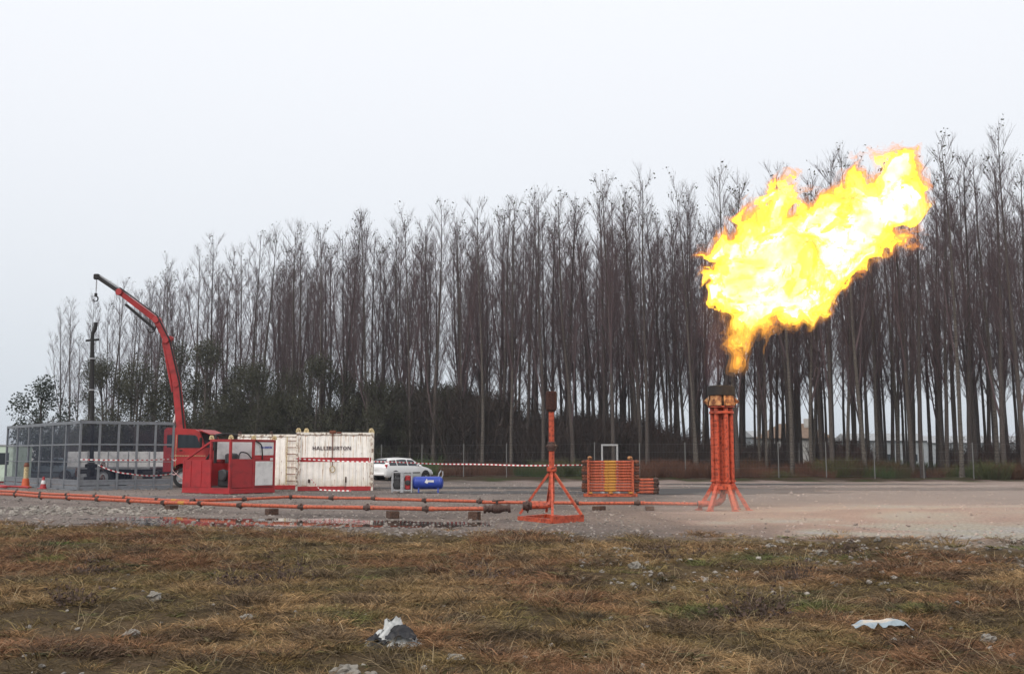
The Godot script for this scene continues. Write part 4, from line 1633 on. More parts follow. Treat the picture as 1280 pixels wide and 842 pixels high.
func profile_box(pts: Array, x: Vector3, y: Vector3, z: Vector3, o: Vector3, width: float) -> Geo:
	var g := Geo.new()
	var p := PackedVector2Array()
	for e in pts:
		p.append(Vector2(e[0], e[1]))
	g.slab(p, o - z * width * 0.5, x, y, z * width)
	return g

func wheel(parent: Node, at: Vector3, side: Vector3, r: float, width: float, rimc: Material) -> void:
	var g := Geo.new()
	var b := width
	g.lathe(at - side * b * 0.5, side, [[r * 0.5, 0], [r * 0.93, 0.0], [r, 0.03], [r, b - 0.03], [r * 0.93, b], [r * 0.66, b + 0.005], [r * 0.62, b - 0.03]], 22)
	var w := part("wheel", g, M["tyre"], parent)
	g = Geo.new()
	g.lathe(at - side * b * 0.5, side, [[r * 0.64, b - 0.025], [r * 0.6, b - 0.01], [r * 0.5, b - 0.06], [r * 0.2, b - 0.03], [r * 0.16, b - 0.005], [0.0, b]], 18)
	part("rim", g, rimc, w)

func build_truck() -> void:
	var turn := -0.10
	var t := thing("crane_truck", "red lorry with white dropside body and a raised red loading crane", "truck", Vector3(-17.0, 0, -53.4), turn)
	var red: StandardMaterial3D = M["truck_red"]
	var X := Vector3.RIGHT
	var Y := Vector3.UP
	var Z := Vector3.BACK
	# local x forward; cab from -1.0 to 1.35
	part("cab", profile_box([[-0.95, 0.8], [-0.95, 2.95], [-0.8, 3.08], [0.7, 2.98], [0.95, 2.85], [1.28, 2.0], [1.35, 1.75], [1.38, 0.7], [0.75, 0.7], [0.62, 1.05], [0.3, 1.22], [-0.05, 1.22], [-0.4, 1.05], [-0.55, 0.8]], X, Y, Z, Vector3.ZERO, 2.3), red, t)
	for s in [-1.0, 1.0]:
		var g := profile_box([[-0.2, 2.02], [-0.2, 2.72], [0.72, 2.68], [0.84, 2.6], [1.06, 2.02]], X, Y, Z, Vector3(0, 0, s * 1.15), 0.02)
		part("side_window", g, M["dark_glass"], t)
		g = profile_box([[-0.78, 2.05], [-0.78, 2.7], [-0.36, 2.7], [-0.36, 2.05]], X, Y, Z, Vector3(0, 0, s * 1.15), 0.02)
		part("rear_quarter_window", g, M["dark_glass"], t)
		g = Geo.new()
		g.box(Vector3(-0.28, 1.85, s * 1.156), Vector3(0.02, 1.7, 0.012))
		g.box(Vector3(0.4, 1.62, s * 1.165), Vector3(1.9, 0.03, 0.03), 0.008)
		part("door_trim", g, M["lug_cream"], t)
		g = Geo.new()
		g.box(Vector3(0.0, 1.9, s * 1.17), Vector3(0.16, 0.05, 0.03), 0.01)
		part("door_handle", g, M["soot"], t)
		g = Geo.new()
		g.box(Vector3(1.15, 2.3, s * 1.42), Vector3(0.08, 0.5, 0.24), 0.03)
		g.beam(Vector3(1.1, 2.5, s * 1.15), Vector3(1.15, 2.5, s * 1.36), 0.03, 0.03)
		part("mirror", g, M["soot"], t)
		g = Geo.new()
		g.lathe(Vector3(1.36, 0.95, s * 0.85), X, [[0.0, 0.03], [0.1, 0.025], [0.12, 0.0]], 12)
		part("headlight", g, M["lamp_glass"], t)
	var gl := Geo.new()
	gl.quad(Vector3(0.975, 2.8, -1.0), Vector3(0.975, 2.8, 1.0), Vector3(1.285, 2.05, 1.0), Vector3(1.285, 2.05, -1.0), X)
	part("windscreen", gl, M["dark_glass"], t)
	gl = Geo.new()
	gl.beam(Vector3(0.85, 2.97, 0), Vector3(1.5, 2.72, 0), 2.2, 0.04)
	part("sun_visor", gl, red, t)
	gl = Geo.new()
	gl.box(Vector3(1.36, 0.62, 0), Vector3(0.16, 0.3, 2.3), 0.03)
	part("bumper", gl, M["soot"], t)
	# chassis, body boards
	gl = Geo.new()
	gl.box(Vector3(-2.4, 0.78, 0.45), Vector3(7.0, 0.22, 0.12), 0.01)
	gl.box(Vector3(-2.4, 0.78, -0.45), Vector3(7.0, 0.22, 0.12), 0.01)
	gl.box(Vector3(-1.6, 0.65, 0.95), Vector3(0.9, 0.4, 0.4), 0.04)
	part("chassis", gl, M["soot"], t)
	gl = Geo.new()
	gl.box(Vector3(-3.9, 0.98, 0), Vector3(4.5, 0.1, 2.36), 0.01)
	part("load_bed", gl, M["panel_grey"], t)
	for s in [-1.0, 1.0]:
		for k in 4:
			gl = Geo.new()
			gl.box(Vector3(-5.55 + k * 1.1, 1.44, s * 1.2), Vector3(1.04, 0.8, 0.04), 0.01)
			part("side_board", gl, M["panel_white"], t)
		for k in 3:
			gl = Geo.new()
			gl.box(Vector3(-5.0 + k * 1.1, 1.44, s * 1.2), Vector3(0.05, 0.86, 0.07), 0.008)
			part("board_post", gl, M["panel_grey"], t)
	gl = Geo.new()
	gl.box(Vector3(-6.14, 1.44, 0), Vector3(0.04, 0.8, 2.3), 0.01)
	part("tail_board", gl, M["panel_white"], t)
	for x in [0.1, -4.2, -5.3]:
		for s in [-1.0, 1.0]:
			wheel(t, Vector3(x, 0.5, s * 1.0), Vector3(0, 0, s), 0.5, 0.3, M["panel_grey"])
	# crane, given in the truck's own axes (its place is undone for points read off in the yard)
	var inv := Transform3D(Basis(Vector3.UP, turn), Vector3(-17.0, 0, -53.4)).affine_inverse()
	var Q := func(x: float, y: float) -> Vector3: return inv * Vector3(x, y, -53.4)
	var c0: Vector3 = Q.call(-17.55, 3.3)
	var base := Geo.new()
	base.box(Vector3(c0.x, 1.2, 0), Vector3(0.5, 0.7, 1.4), 0.04)
	base.lathe(Vector3(c0.x, 1.5, 0), Vector3.UP, [[0.0, 0], [0.26, 0], [0.26, 0.2], [0.2, 0.24], [0.19, 1.5], [0.0, 1.5]], 14)
	part("crane_column", base, red, t)
	var pts := [Q.call(-17.5, 2.8), Q.call(-17.85, 5.4), Q.call(-18.48, 7.75), Q.call(-19.05, 8.85), Q.call(-21.1, 10.35), Q.call(-22.4, 11.2)]
	for e in [["main_boom", 0, 1, 0.32, 0.4, 0.3, 0.36], ["upper_boom", 1, 2, 0.28, 0.34, 0.25, 0.3], ["knuckle_arm", 2, 3, 0.25, 0.3, 0.26, 0.32], ["outer_boom", 3, 4, 0.25, 0.31, 0.22, 0.25]]:
		var g := Geo.new()
		g.beam(pts[e[1]], pts[e[2]], e[3], e[4], e[5], e[6], Vector3(1, 0.3, 0))
		g.lathe(pts[e[2]] - Vector3(0, 0, 0.2), Z, [[0.0, 0], [0.17, 0], [0.19, 0.03], [0.19, 0.37], [0.17, 0.4], [0.0, 0.4]], 12)
		part(e[0], g, red, t)
	var dirx: Vector3 = (pts[5] - pts[4]).normalized()
	var nrm := Vector3(-dirx.y, dirx.x, 0)
	if nrm.y < 0:
		nrm = -nrm
	var g3 := Geo.new()
	g3.beam(pts[4] - dirx * 0.5, pts[5], 0.2, 0.22, 0.17, 0.18)
	part("extension_boom", g3, M["soot"], t, "black telescopic extension")
	g3 = Geo.new()
	g3.pipe(pts[4] - dirx * 0.9 + nrm * 0.2, pts[5] - dirx * 0.1 + nrm * 0.15, 0.05, 8)
	part("extension_ram", g3, M["galvanised"], t)
	g3 = Geo.new()
	g3.box(pts[5], Vector3(0.3, 0.3, 0.26), 0.05)
	part("boom_head", g3, M["soot"], t)
	g3 = Geo.new()
	var k0: Vector3 = pts[3]
	g3.pipe(k0 + Vector3(-0.1, -0.5, 0), k0.lerp(pts[4], 0.75) - nrm * 0.34, 0.075, 10)
	part("outer_ram", g3, M["soot"], t)
	g3 = Geo.new()
	g3.pipe(pts[1] + Vector3(-0.22, -0.4, 0), pts[2] + Vector3(-0.2, -0.1, 0), 0.07, 10)
	g3.lathe(pts[2] + Vector3(0.22, 0.1, -0.1), Z, [[0, 0], [0.13, 0], [0.13, 0.2], [0, 0.2]], 10)
	part("main_ram", g3, red, t)
	g3 = Geo.new()
	g3.pipe(Q.call(-17.95, 3.3), Q.call(-17.8, 4.0), 0.06, 8)
	part("control_tube", g3, M["panel_white"], t, "short white tube beside the boom's foot")
	for off in [-0.05, 0.06]:
		g3 = Geo.new()
		var hp := PackedVector3Array()
		var hq := PackedFloat32Array()
		for k in 5:
			hp.append(pts[k] + Vector3(0.22 if k < 3 else 0.08, 0.02 if k < 3 else 0.22, 0.17 + off))
			hq.append(0.025)
		g3.tube(hp, hq, 6)
		part("hydraulic_hose", g3, M["soot"], t)
	# hose loop at the knuckle
	g3 = Geo.new()
	var lp := PackedVector3Array()
	var lr := PackedFloat32Array()
	for k in 11:
		var a := PI * k / 10.0
		lp.append(k0 + Vector3(-0.2 - 0.25 * cos(a), -0.35 - 0.35 * sin(a), 0.2))
		lr.append(0.03)
	g3.tube(lp, lr, 7)
	part("hydraulic_hose", g3, M["soot"], t)
	# hook on its chain
	g3 = Geo.new()
	var top: Vector3 = pts[5] - Vector3(0, 0.15, 0)
	for k in 5:
		g3.box(top - Vector3(0, 0.1 + k * 0.13, 0), Vector3(0.075, 0.15, 0.03) if k % 2 else Vector3(0.03, 0.15, 0.075), 0.01)
	part("hook_chain", g3, M["galvanised"], t)
	g3 = Geo.new()
	var hk := PackedVector3Array()
	var hr := PackedFloat32Array()
	for k in 12:
		var a := PI * 0.5 - TAU * 0.72 * k / 11.0
		hk.append(top - Vector3(0, 1.05, 0) + Vector3(cos(a) * 0.13, sin(a) * 0.14, 0))
		hr.append(0.045 - 0.002 * k)
	g3.tube(hk, hr, 7)
	g3.box(top - Vector3(0, 0.83, 0), Vector3(0.14, 0.2, 0.12), 0.03)
	part("hook", g3, M["soot"], t)

func build_wellhead() -> void:
	var dk: StandardMaterial3D = M["soot"]
	var t := thing("lubricator_pipe", "tall thin black pipe with a crossbar and bent top, standing above the screen", "well pipe", Vector3(-21.2, 0, -51.0))
	var g := Geo.new()
	g.tube(PackedVector3Array([Vector3(0, 1.3, 0), Vector3(-0.06, 3.2, 0), Vector3(-0.22, 6.6, 0)]), PackedFloat32Array([0.11, 0.105, 0.1]), 12)
	part("pipe", g, dk, t)
	g = Geo.new()
	g.tube(PackedVector3Array([Vector3(-0.22, 6.6, 0), Vector3(-0.27, 7.5, 0), Vector3(-0.26, 7.85, 0), Vector3(-0.15, 8.05, 0), Vector3(-0.12, 8.4, 0)]), PackedFloat32Array([0.1, 0.09, 0.09, 0.1, 0.09]), 10)
	part("swan_neck", g, dk, t)
	g = Geo.new()
	g.pipe(Vector3(-0.58, 7.46, 0), Vector3(0.08, 7.52, 0), 0.06, 9)
	part("crossbar", g, dk, t)
	for y in [3.3, 4.9, 6.5]:
		g = Geo.new()
		g.lathe(Vector3(-0.03 - 0.0295 * y, y, 0), Vector3.UP, [[0.1, 0], [0.14, 0.01], [0.14, 0.07], [0.1, 0.08]], 12)
		part("collar", g, M["galvanised"], t, "pale collar")
	t = thing("wellhead", "dark wellhead valve stack with handwheels at the foot of the tall black pipe", "wellhead", Vector3(-21.2, 0, -51.0))
	g = Geo.new()
	g.lathe(Vector3.ZERO, Vector3.UP, [[0.36, 0], [0.36, 0.12], [0.2, 0.14], [0.2, 0.4], [0.33, 0.42], [0.33, 0.56], [0.18, 0.58], [0.22, 0.8], [0.18, 1.02], [0.3, 1.04], [0.3, 1.2], [0.16, 1.24], [0.13, 1.35]], 16)
	part("valve_stack", g, dk, t)
	for e in [[0.45, 1.0], [0.8, -1.0], [1.12, 1.0]]:
		g = Geo.new()
		g.pipe(Vector3(0, e[0], 0), Vector3(e[1] * 0.6, e[0], 0.1), 0.07, 8)
		part("valve_arm", g, dk, t)
		g = Geo.new()
		var ring := PackedVector3Array()
		var rr := PackedFloat32Array()
		for k in 15:
			ring.append(Vector3(e[1] * 0.64, e[0] + sin(TAU * k / 14) * 0.22, 0.1 + cos(TAU * k / 14) * 0.22))
			rr.append(0.025)
		g.tube(ring, rr, 6)
		g.beam(Vector3(e[1] * 0.64, e[0] - 0.2, 0.1), Vector3(e[1] * 0.64, e[0] + 0.2, 0.1), 0.03, 0.03)
		part("handwheel", g, M["union_rust"], t)

func build_screen() -> void:
	var t := thing("mesh_screen", "grey steel framed screen of tinted panels in an L shape, round the well", "screen")
	var fr: StandardMaterial3D = M["frame_grey"]
	var C := Vector3(-20.35, 0, -47.58)
	for side in 2:
		var E := Vector3(-28.3, 0, -56.6) if side == 0 else Vector3(-16.75, 0, -49.9)
		var n: int = 6 if side == 0 else 5
		var d := (E - C) / n
		var u := d.normalized()
		var out := u.cross(Vector3.UP)
		if out.z < 0.0:
			out = -out
		var L := d.length()
		for k in n + 1:
			if side == 1 and k == 0:
				continue
			var p := C + d * k
			var g := Geo.new()
			g.box(p + Vector3.UP * 1.58, Vector3(0.1, 3.16, 0.1), 0.008, Basis(u, Vector3.UP, out))
			part("post", g, fr, t)
		for k in n:
			var a := C + d * k + u * 0.05
			var b := C + d * (k + 1) - u * 0.05
			for e in [[3.2, 0.1], [2.16, 0.07], [0.46, 0.07], [1.33, 0.035]]:
				var g := Geo.new()
				g.beam(a + Vector3.UP * e[0] - (u * 0.05 if e[0] > 3 else Vector3.ZERO), b + Vector3.UP * e[0] + (u * 0.05 if e[0] > 3 else Vector3.ZERO), 0.07 if e[0] < 3 else 0.14, e[1] + (0.04 if e[0] > 3 else 0.0))
				part("rail", g, fr, t)
			var rows := [[0.5, 2.12], [2.2, 3.13]]
			for e in rows:
				var g := Geo.new()
				var m: Vector3 = (a + b) * 0.5 + Vector3.UP * (e[0] + e[1]) * 0.5
				g.box(m, Vector3(L - 0.11, e[1] - e[0], 0.012), 0.0, Basis(u, Vector3.UP, out))
				part("tinted_panel", g, M["screen_pane"], t)
			for e in [[0.05, 0.2], [0.235, 0.42]]:
				var g := Geo.new()
				g.box((a + b) * 0.5 + Vector3.UP * (e[0] + e[1]) * 0.5, Vector3(L - 0.12, e[1] - e[0], 0.04), 0.006, Basis(u, Vector3.UP, out))
				part("kick_board", g, fr, t)
			var f := Geo.new()
			f.box((a + b) * 0.5 + out * 0.1 + Vector3.UP * 0.02, Vector3(L - 0.4, 0.04, 0.36), 0.005, Basis(u, Vector3.UP, out))
			part("foot_plate", f, fr, t)

# ---------------------------------------------------------------- cars
func car_sections() -> Array:
	#      x     low  belt  hwb   top  hwt
	return [[-2.16, 0.46, 0.84, 0.68, 0.90, 0.64], [-2.10, 0.32, 0.93, 0.79, 1.02, 0.72], [-1.98, 0.28, 0.97, 0.82, 1.22, 0.66], [-1.72, 0.25, 0.97, 0.84, 1.44, 0.60], [-0.6, 0.22, 0.96, 0.86, 1.52, 0.60], [0.3, 0.22, 0.94, 0.86, 1.47, 0.58], [0.75, 0.22, 0.93, 0.85, 1.24, 0.62], [1.15, 0.22, 0.90, 0.84, 0.97, 0.70], [1.6, 0.24, 0.82, 0.82, 0.88, 0.68], [1.98, 0.3, 0.68, 0.76, 0.75, 0.62], [2.16, 0.42, 0.56, 0.62, 0.60, 0.52]]

func car_at(x: float) -> Array:
	var s := car_sections()
	for i in s.size() - 1:
		if x <= s[i + 1][0]:
			var f: float = (x - s[i][0]) / (s[i + 1][0] - s[i][0])
			var r := []
			for k in 6:
				r.append(lerpf(s[i][k], s[i + 1][k], f))
			return r
	return s[-1]

func car_side(x: float, v: float, s: float, off: float) -> Vector3:
	var e := car_at(x)
	return Vector3(x, lerpf(e[2], e[4] - 0.07, v) , s * (lerpf(e[3] * 0.97, e[5], v) + off))

func make_car(label: String, at: Vector3, turn: float, paint: Material) -> Node3D:
	var t := thing("estate_car", label, "car", at, turn)
	var g := Geo.new()
	var rows := []
	for e in car_sections():
		var half := [[e[1], e[3] * 0.8], [e[1] + 0.1, e[3] * 0.96], [lerpf(e[1], e[2], 0.55), e[3]], [e[2], e[3] * 0.97], [lerpf(e[2], e[4], 0.5), lerpf(e[3] * 0.97, e[5], 0.55)], [e[4] - 0.07, e[5]], [e[4] - 0.015, e[5] - 0.1], [e[4] + 0.015, 0.0]]
		var row := []
		for k in half.size():
			row.append(Vector3(e[0], half[k][0], half[k][1]))
		for k in range(half.size() - 2, -1, -1):
			row.append(Vector3(e[0], half[k][0], -half[k][1]))
		rows.append(row)
	g.grid(rows, true)
	for e in [[0, -1.0], [10, 1.0]]:
		var r: Array = rows[e[0]]
		for k in range(1, r.size() - 1):
			g.tri(r[0], r[k], r[k + 1], Vector3(e[1], 0, 0))
	part("body", g, paint, t)
	for s in [-1.0, 1.0]:
		for w in [[-1.78, -1.2], [-1.13, -0.28], [-0.2, 0.78]]:
			g = Geo.new()
			var m := 4
			var prev := []
			for k in m + 1:
				var x: float = lerpf(w[0], w[1], float(k) / m)
				prev.append([car_side(x, 0.1, s, 0.012), car_side(x, 0.5, s, 0.02), car_side(x, 0.9, s, 0.012)])
			for k in m:
				for q in 2:
					g.quad(prev[k][q], prev[k + 1][q], prev[k + 1][q + 1], prev[k][q + 1], Vector3(0, 0.3, s))
			part("side_window", g, M["dark_glass"], t)
		for x in [-1.32, 1.33]:
			g = Geo.new()
			g.lathe(Vector3(x, 0.34, s * 0.5), Vector3(0, 0, s), [[0.0, 0.0], [0.37, 0.0], [0.37, 0.355], [0.3, 0.358], [0.0, 0.358]], 20)
			part("wheel_arch", g, M["soot"], t)
			wheel(t, Vector3(x, 0.31, s * 0.79), Vector3(0, 0, s), 0.31, 0.19, M["panel_grey"])
		g = Geo.new()
		g.box(Vector3(-2.02, 0.95, s * 0.71), Vector3(0.16, 0.26, 0.16), 0.03)
		part("tail_light", g, M["tail_red"], t)
		g = Geo.new()
		g.box(Vector3(1.98, 0.66, s * 0.56), Vector3(0.16, 0.13, 0.26), 0.04)
		part("headlight", g, M["lamp_glass"], t)
		g = Geo.new()
		g.box(Vector3(0.72, 0.99, s * 0.95), Vector3(0.1, 0.12, 0.16), 0.03)
		part("mirror", g, paint, t)
		g = Geo.new()
		g.beam(Vector3(-1.5, 1.54, s * 0.5), Vector3(0.1, 1.55, s * 0.5), 0.04, 0.04)
		part("roof_rail", g, M["soot"], t)
		g = Geo.new()
		g.box(Vector3(-0.2, 0.55, s * 0.866), Vector3(2.0, 0.06, 0.02), 0.008)
		part("rubbing_strip", g, M["soot"], t)
	# rear window, windscreen, bumpers, plate
	g = Geo.new()
	for k in 4:
		var a := car_at(-2.04 + 0.28 * k / 4.0)
		var b := car_at(-2.04 + 0.28 * (k + 1) / 4.0)
		g.quad(Vector3(a[0] - 0.02, a[4] + 0.012, -a[5] + 0.08), Vector3(a[0] - 0.02, a[4] + 0.012, a[5] - 0.08), Vector3(b[0] - 0.02, b[4] + 0.012, b[5] - 0.08), Vector3(b[0] - 0.02, b[4] + 0.012, -b[5] + 0.08), Vector3(-1, 0.4, 0))
	part("rear_window", g, M["dark_glass"], t)
	g = Geo.new()
	for k in 6:
		var a := car_at(0.38 + 0.74 * k / 6.0)
		var b := car_at(0.38 + 0.74 * (k + 1) / 6.0)
		g.quad(Vector3(a[0], a[4] + 0.024, -a[5] + 0.09), Vector3(a[0], a[4] + 0.024, a[5] - 0.09), Vector3(b[0], b[4] + 0.024, b[5] - 0.09), Vector3(b[0], b[4] + 0.024, -b[5] + 0.09), Vector3(0.6, 1, 0))
	part("windscreen", g, M["dark_glass"], t)
	for x in [-2.1, 2.08]:
		g = Geo.new()
		g.box(Vector3(x, 0.48, 0), Vector3(0.18, 0.2, 1.4), 0.05)
		part("bumper", g, paint, t)
	g = Geo.new()
	g.box(Vector3(-2.16, 0.75, 0), Vector3(0.02, 0.11, 0.5), 0.005)
	part("number_plate", g, M["panel_white"], t)
	return t

func build_cars() -> void:
	make_car("white estate car, rear towards us, by the right end of the lettered container", Vector3(-7.15, 0, -65.8), 0.86, M["car_white"])
	make_car("dark blue grey estate car seen through the screen, left of the tall black pipe", Vector3(-30.6, 0, -66.5), PI + 0.25, M["car_dark"])
	make_car("dark green car partly hidden behind the blue grey estate car, by the screen's corner", Vector3(-28.4, 0, -70.0), 0.3, M["car_green"])

func build_compressor() -> void:
	var t := thing("air_compressor", "blue air tank on feet joined to a small engine in a grey frame", "air compressor", Vector3(-4.2, 0, -44.6), 0.06)
	var g := Geo.new()
	g.lathe(Vector3(-0.2, 0.44, 0), Vector3.RIGHT, [[0.0, 0.0], [0.14, 0.015], [0.24, 0.06], [0.28, 0.14], [0.285, 0.16], [0.28, 0.17], [0.28, 1.2], [0.285, 1.22], [0.28, 1.24], [0.24, 1.32], [0.14, 1.37], [0.0, 1.385]], 22)
	part("tank", g, M["tank_blue"], t)
	g = Geo.new()
	var p := PackedVector2Array([Vector2(0, 0), Vector2(0.12, -0.06), Vector2(0.16, 0.0), Vector2(0.4, 0.0), Vector2(0.4, 0.09), Vector2(0.12, 0.09), Vector2(0.1, 0.16)])
	g.slab(p, Vector3(0.36, 0.47, 0.272), Vector3.RIGHT, Vector3.UP, Vector3(0, 0, 0.014))
	part("tank_emblem", g, M["panel_white"], t, "white arrow shaped mark on the tank")
	for x in [0.1, 0.95]:
		for z in [-0.2, 0.2]:
			g = Geo.new()
			g.beam(Vector3(x, 0.3, z * 0.7), Vector3(x, 0.0, z), 0.06, 0.06)
			part("foot", g, M["tank_blue"], t)
	g = Geo.new()
	g.tube(PackedVector3Array([Vector3(0.95, 0.66, 0), Vector3(1.0, 0.86, 0), Vector3(1.08, 0.98, 0)]), PackedFloat32Array([0.03, 0.03, 0.03]), 7)
	g.tube(PackedVector3Array([Vector3(1.08, 0.6, 0.1), Vector3(1.16, 0.8, 0.1), Vector3(1.15, 0.95, 0.1)]), PackedFloat32Array([0.025, 0.025, 0.025]), 7)
	part("tow_handle", g, M["galvanised"], t)
	for x in [-1.05, -0.62, -0.2]:
		for z in [-0.3, 0.3]:
			g = Geo.new()
			g.box(Vector3(x, 0.47, z), Vector3(0.06 if x != -0.62 else 0.14, 0.9, 0.06), 0.006)
			part("frame_post", g, M["galvanised"], t)
	for z in [-0.3, 0.3]:
		for y in [0.12, 0.9]:
			g = Geo.new()
			g.box(Vector3(-0.62, y, z), Vector3(0.8, 0.05, 0.05), 0.006)
			part("frame_rail", g, M["galvanised"], t)
	g = Geo.new()
	g.box(Vector3(-0.83, 0.42, 0), Vector3(0.3, 0.5, 0.46), 0.05)
	g.lathe(Vector3(-0.85, 0.36, 0.22), Vector3.BACK, [[0.0, 0.06], [0.16, 0.05], [0.18, 0.0]], 14)
	g.lathe(Vector3(-0.8, 0.68, 0), Vector3.UP, [[0.12, 0], [0.12, 0.14], [0.0, 0.16]], 12)
	part("engine", g, M["machine_dark"], t)
	g = Geo.new()
	g.box(Vector3(-0.38, 0.45, 0), Vector3(0.24, 0.62, 0.4), 0.04)
	part("pump", g, M["stripe_red"], t)
	g = Geo.new()
	g.lathe(Vector3(-0.38, 0.45, 0.2), Vector3.BACK, [[0.0, 0.05], [0.1, 0.04], [0.12, 0.0]], 12)
	part("pulley", g, M["machine_dark"], t)

# ---------------------------------------------------------------- fence, tapes, small yard things
func build_fence() -> void:
	var t := thing("wire_fence", "thin grey wire fence on posts between the yard and the wood", "fence")
	var pts := []
	var x := -13.0
	while x < 44.0:
		var z := -73.2 + clampf(x, 0.0, 60.0) * 0.16 if x > 0.0 else -73.2 + x * 0.3
		pts.append(Vector3(x, ground_y(x, z), z))
		x += 3.15
	for k in pts.size():
		var g := Geo.new()
		g.box(pts[k] + Vector3.UP * 1.2, Vector3(0.055, 2.5, 0.055), 0.006)
		part("fence_post", g, M["fence_post"], t)
	for k in pts.size() - 1:
		var g := Geo.new()
		for h in [0.15, 0.7, 1.25, 1.8, 2.35]:
			g.tube(PackedVector3Array([pts[k] + Vector3.UP * h, pts[k + 1] + Vector3.UP * h]), PackedFloat32Array([0.003, 0.003]), 3, false)
		for q in 16:
			var a: Vector3 = pts[k].lerp(pts[k + 1], (q + 0.5) / 16.0)
			g.tube(PackedVector3Array([a + Vector3.UP * 0.15, a + Vector3.UP * 2.35]), PackedFloat32Array([0.0012, 0.0012]), 3, false)
		part("wire_mesh", g, M["fence_wire"], t).set_meta("kind", "stuff")

func tape(label: String, pts: Array, sag: float, width := 0.055) -> void:
	var g := Geo.new()
	for k in pts.size() - 1:
		var a: Vector3 = pts[k]
		var b: Vector3 = pts[k + 1]
		var L := a.distance_to(b)
		var n := maxi(4, int(L / 0.11))
		var prev := []
		for q in n + 1:
			var f := float(q) / n
			var p := a.lerp(b, f) - Vector3.UP * sag * 4.0 * f * (1.0 - f)
			p.y += sin(f * L * 1.3) * 0.012
			var tw := 0.5 * sin(f * L * 0.7 + a.x)
			var w := Vector3(0, cos(tw), sin(tw)) * width * 0.5
			if q:
				g.col = Color(0.72, 0.70, 0.68) if q % 2 else Color(0.42, 0.035, 0.04)
				g.quad(prev[0], prev[1], p + w, p - w, Vector3.BACK)
			prev = [p - w, p + w]
	var o := part("barrier_tape", g, M["tape"])
	tag(o, label, "tape", "red and white barrier tapes")

func build_tapes() -> void:
	tape("red and white tape stretched from the lettered container to the pipe rack", [Vector3(-10.1, 1.5, -46.85), Vector3(-6.4, 1.36, -46.6), Vector3(2.85, 1.24, -40.3)], 0.05)
	tape("red and white tape across the grey screen at car roof height", [Vector3(-20.2, 1.45, -47.3), Vector3(-16.7, 1.48, -49.6), Vector3(-14.9, 1.46, -44.9)], 0.06)
	tape("slack red and white tape hanging low in front of the screen's right half", [Vector3(-19.6, 1.2, -47.9), Vector3(-18.3, 0.75, -48.7), Vector3(-16.7, 0.75, -49.7), Vector3(-14.9, 0.95, -45.2)], 0.1)
	tape("fallen end of tape trailing before the lettered container's foot", [Vector3(-9.3, 0.6, -46.8), Vector3(-8.7, 0.1, -45.9), Vector3(-7.2, 0.06, -45.4)], 0.02)
	tape("torn tape hanging from the post beside the red pump skid", [Vector3(-16.7, 0.95, -49.75), Vector3(-15.6, 0.55, -48.0), Vector3(-14.8, 0.5, -45.0)], 0.05)

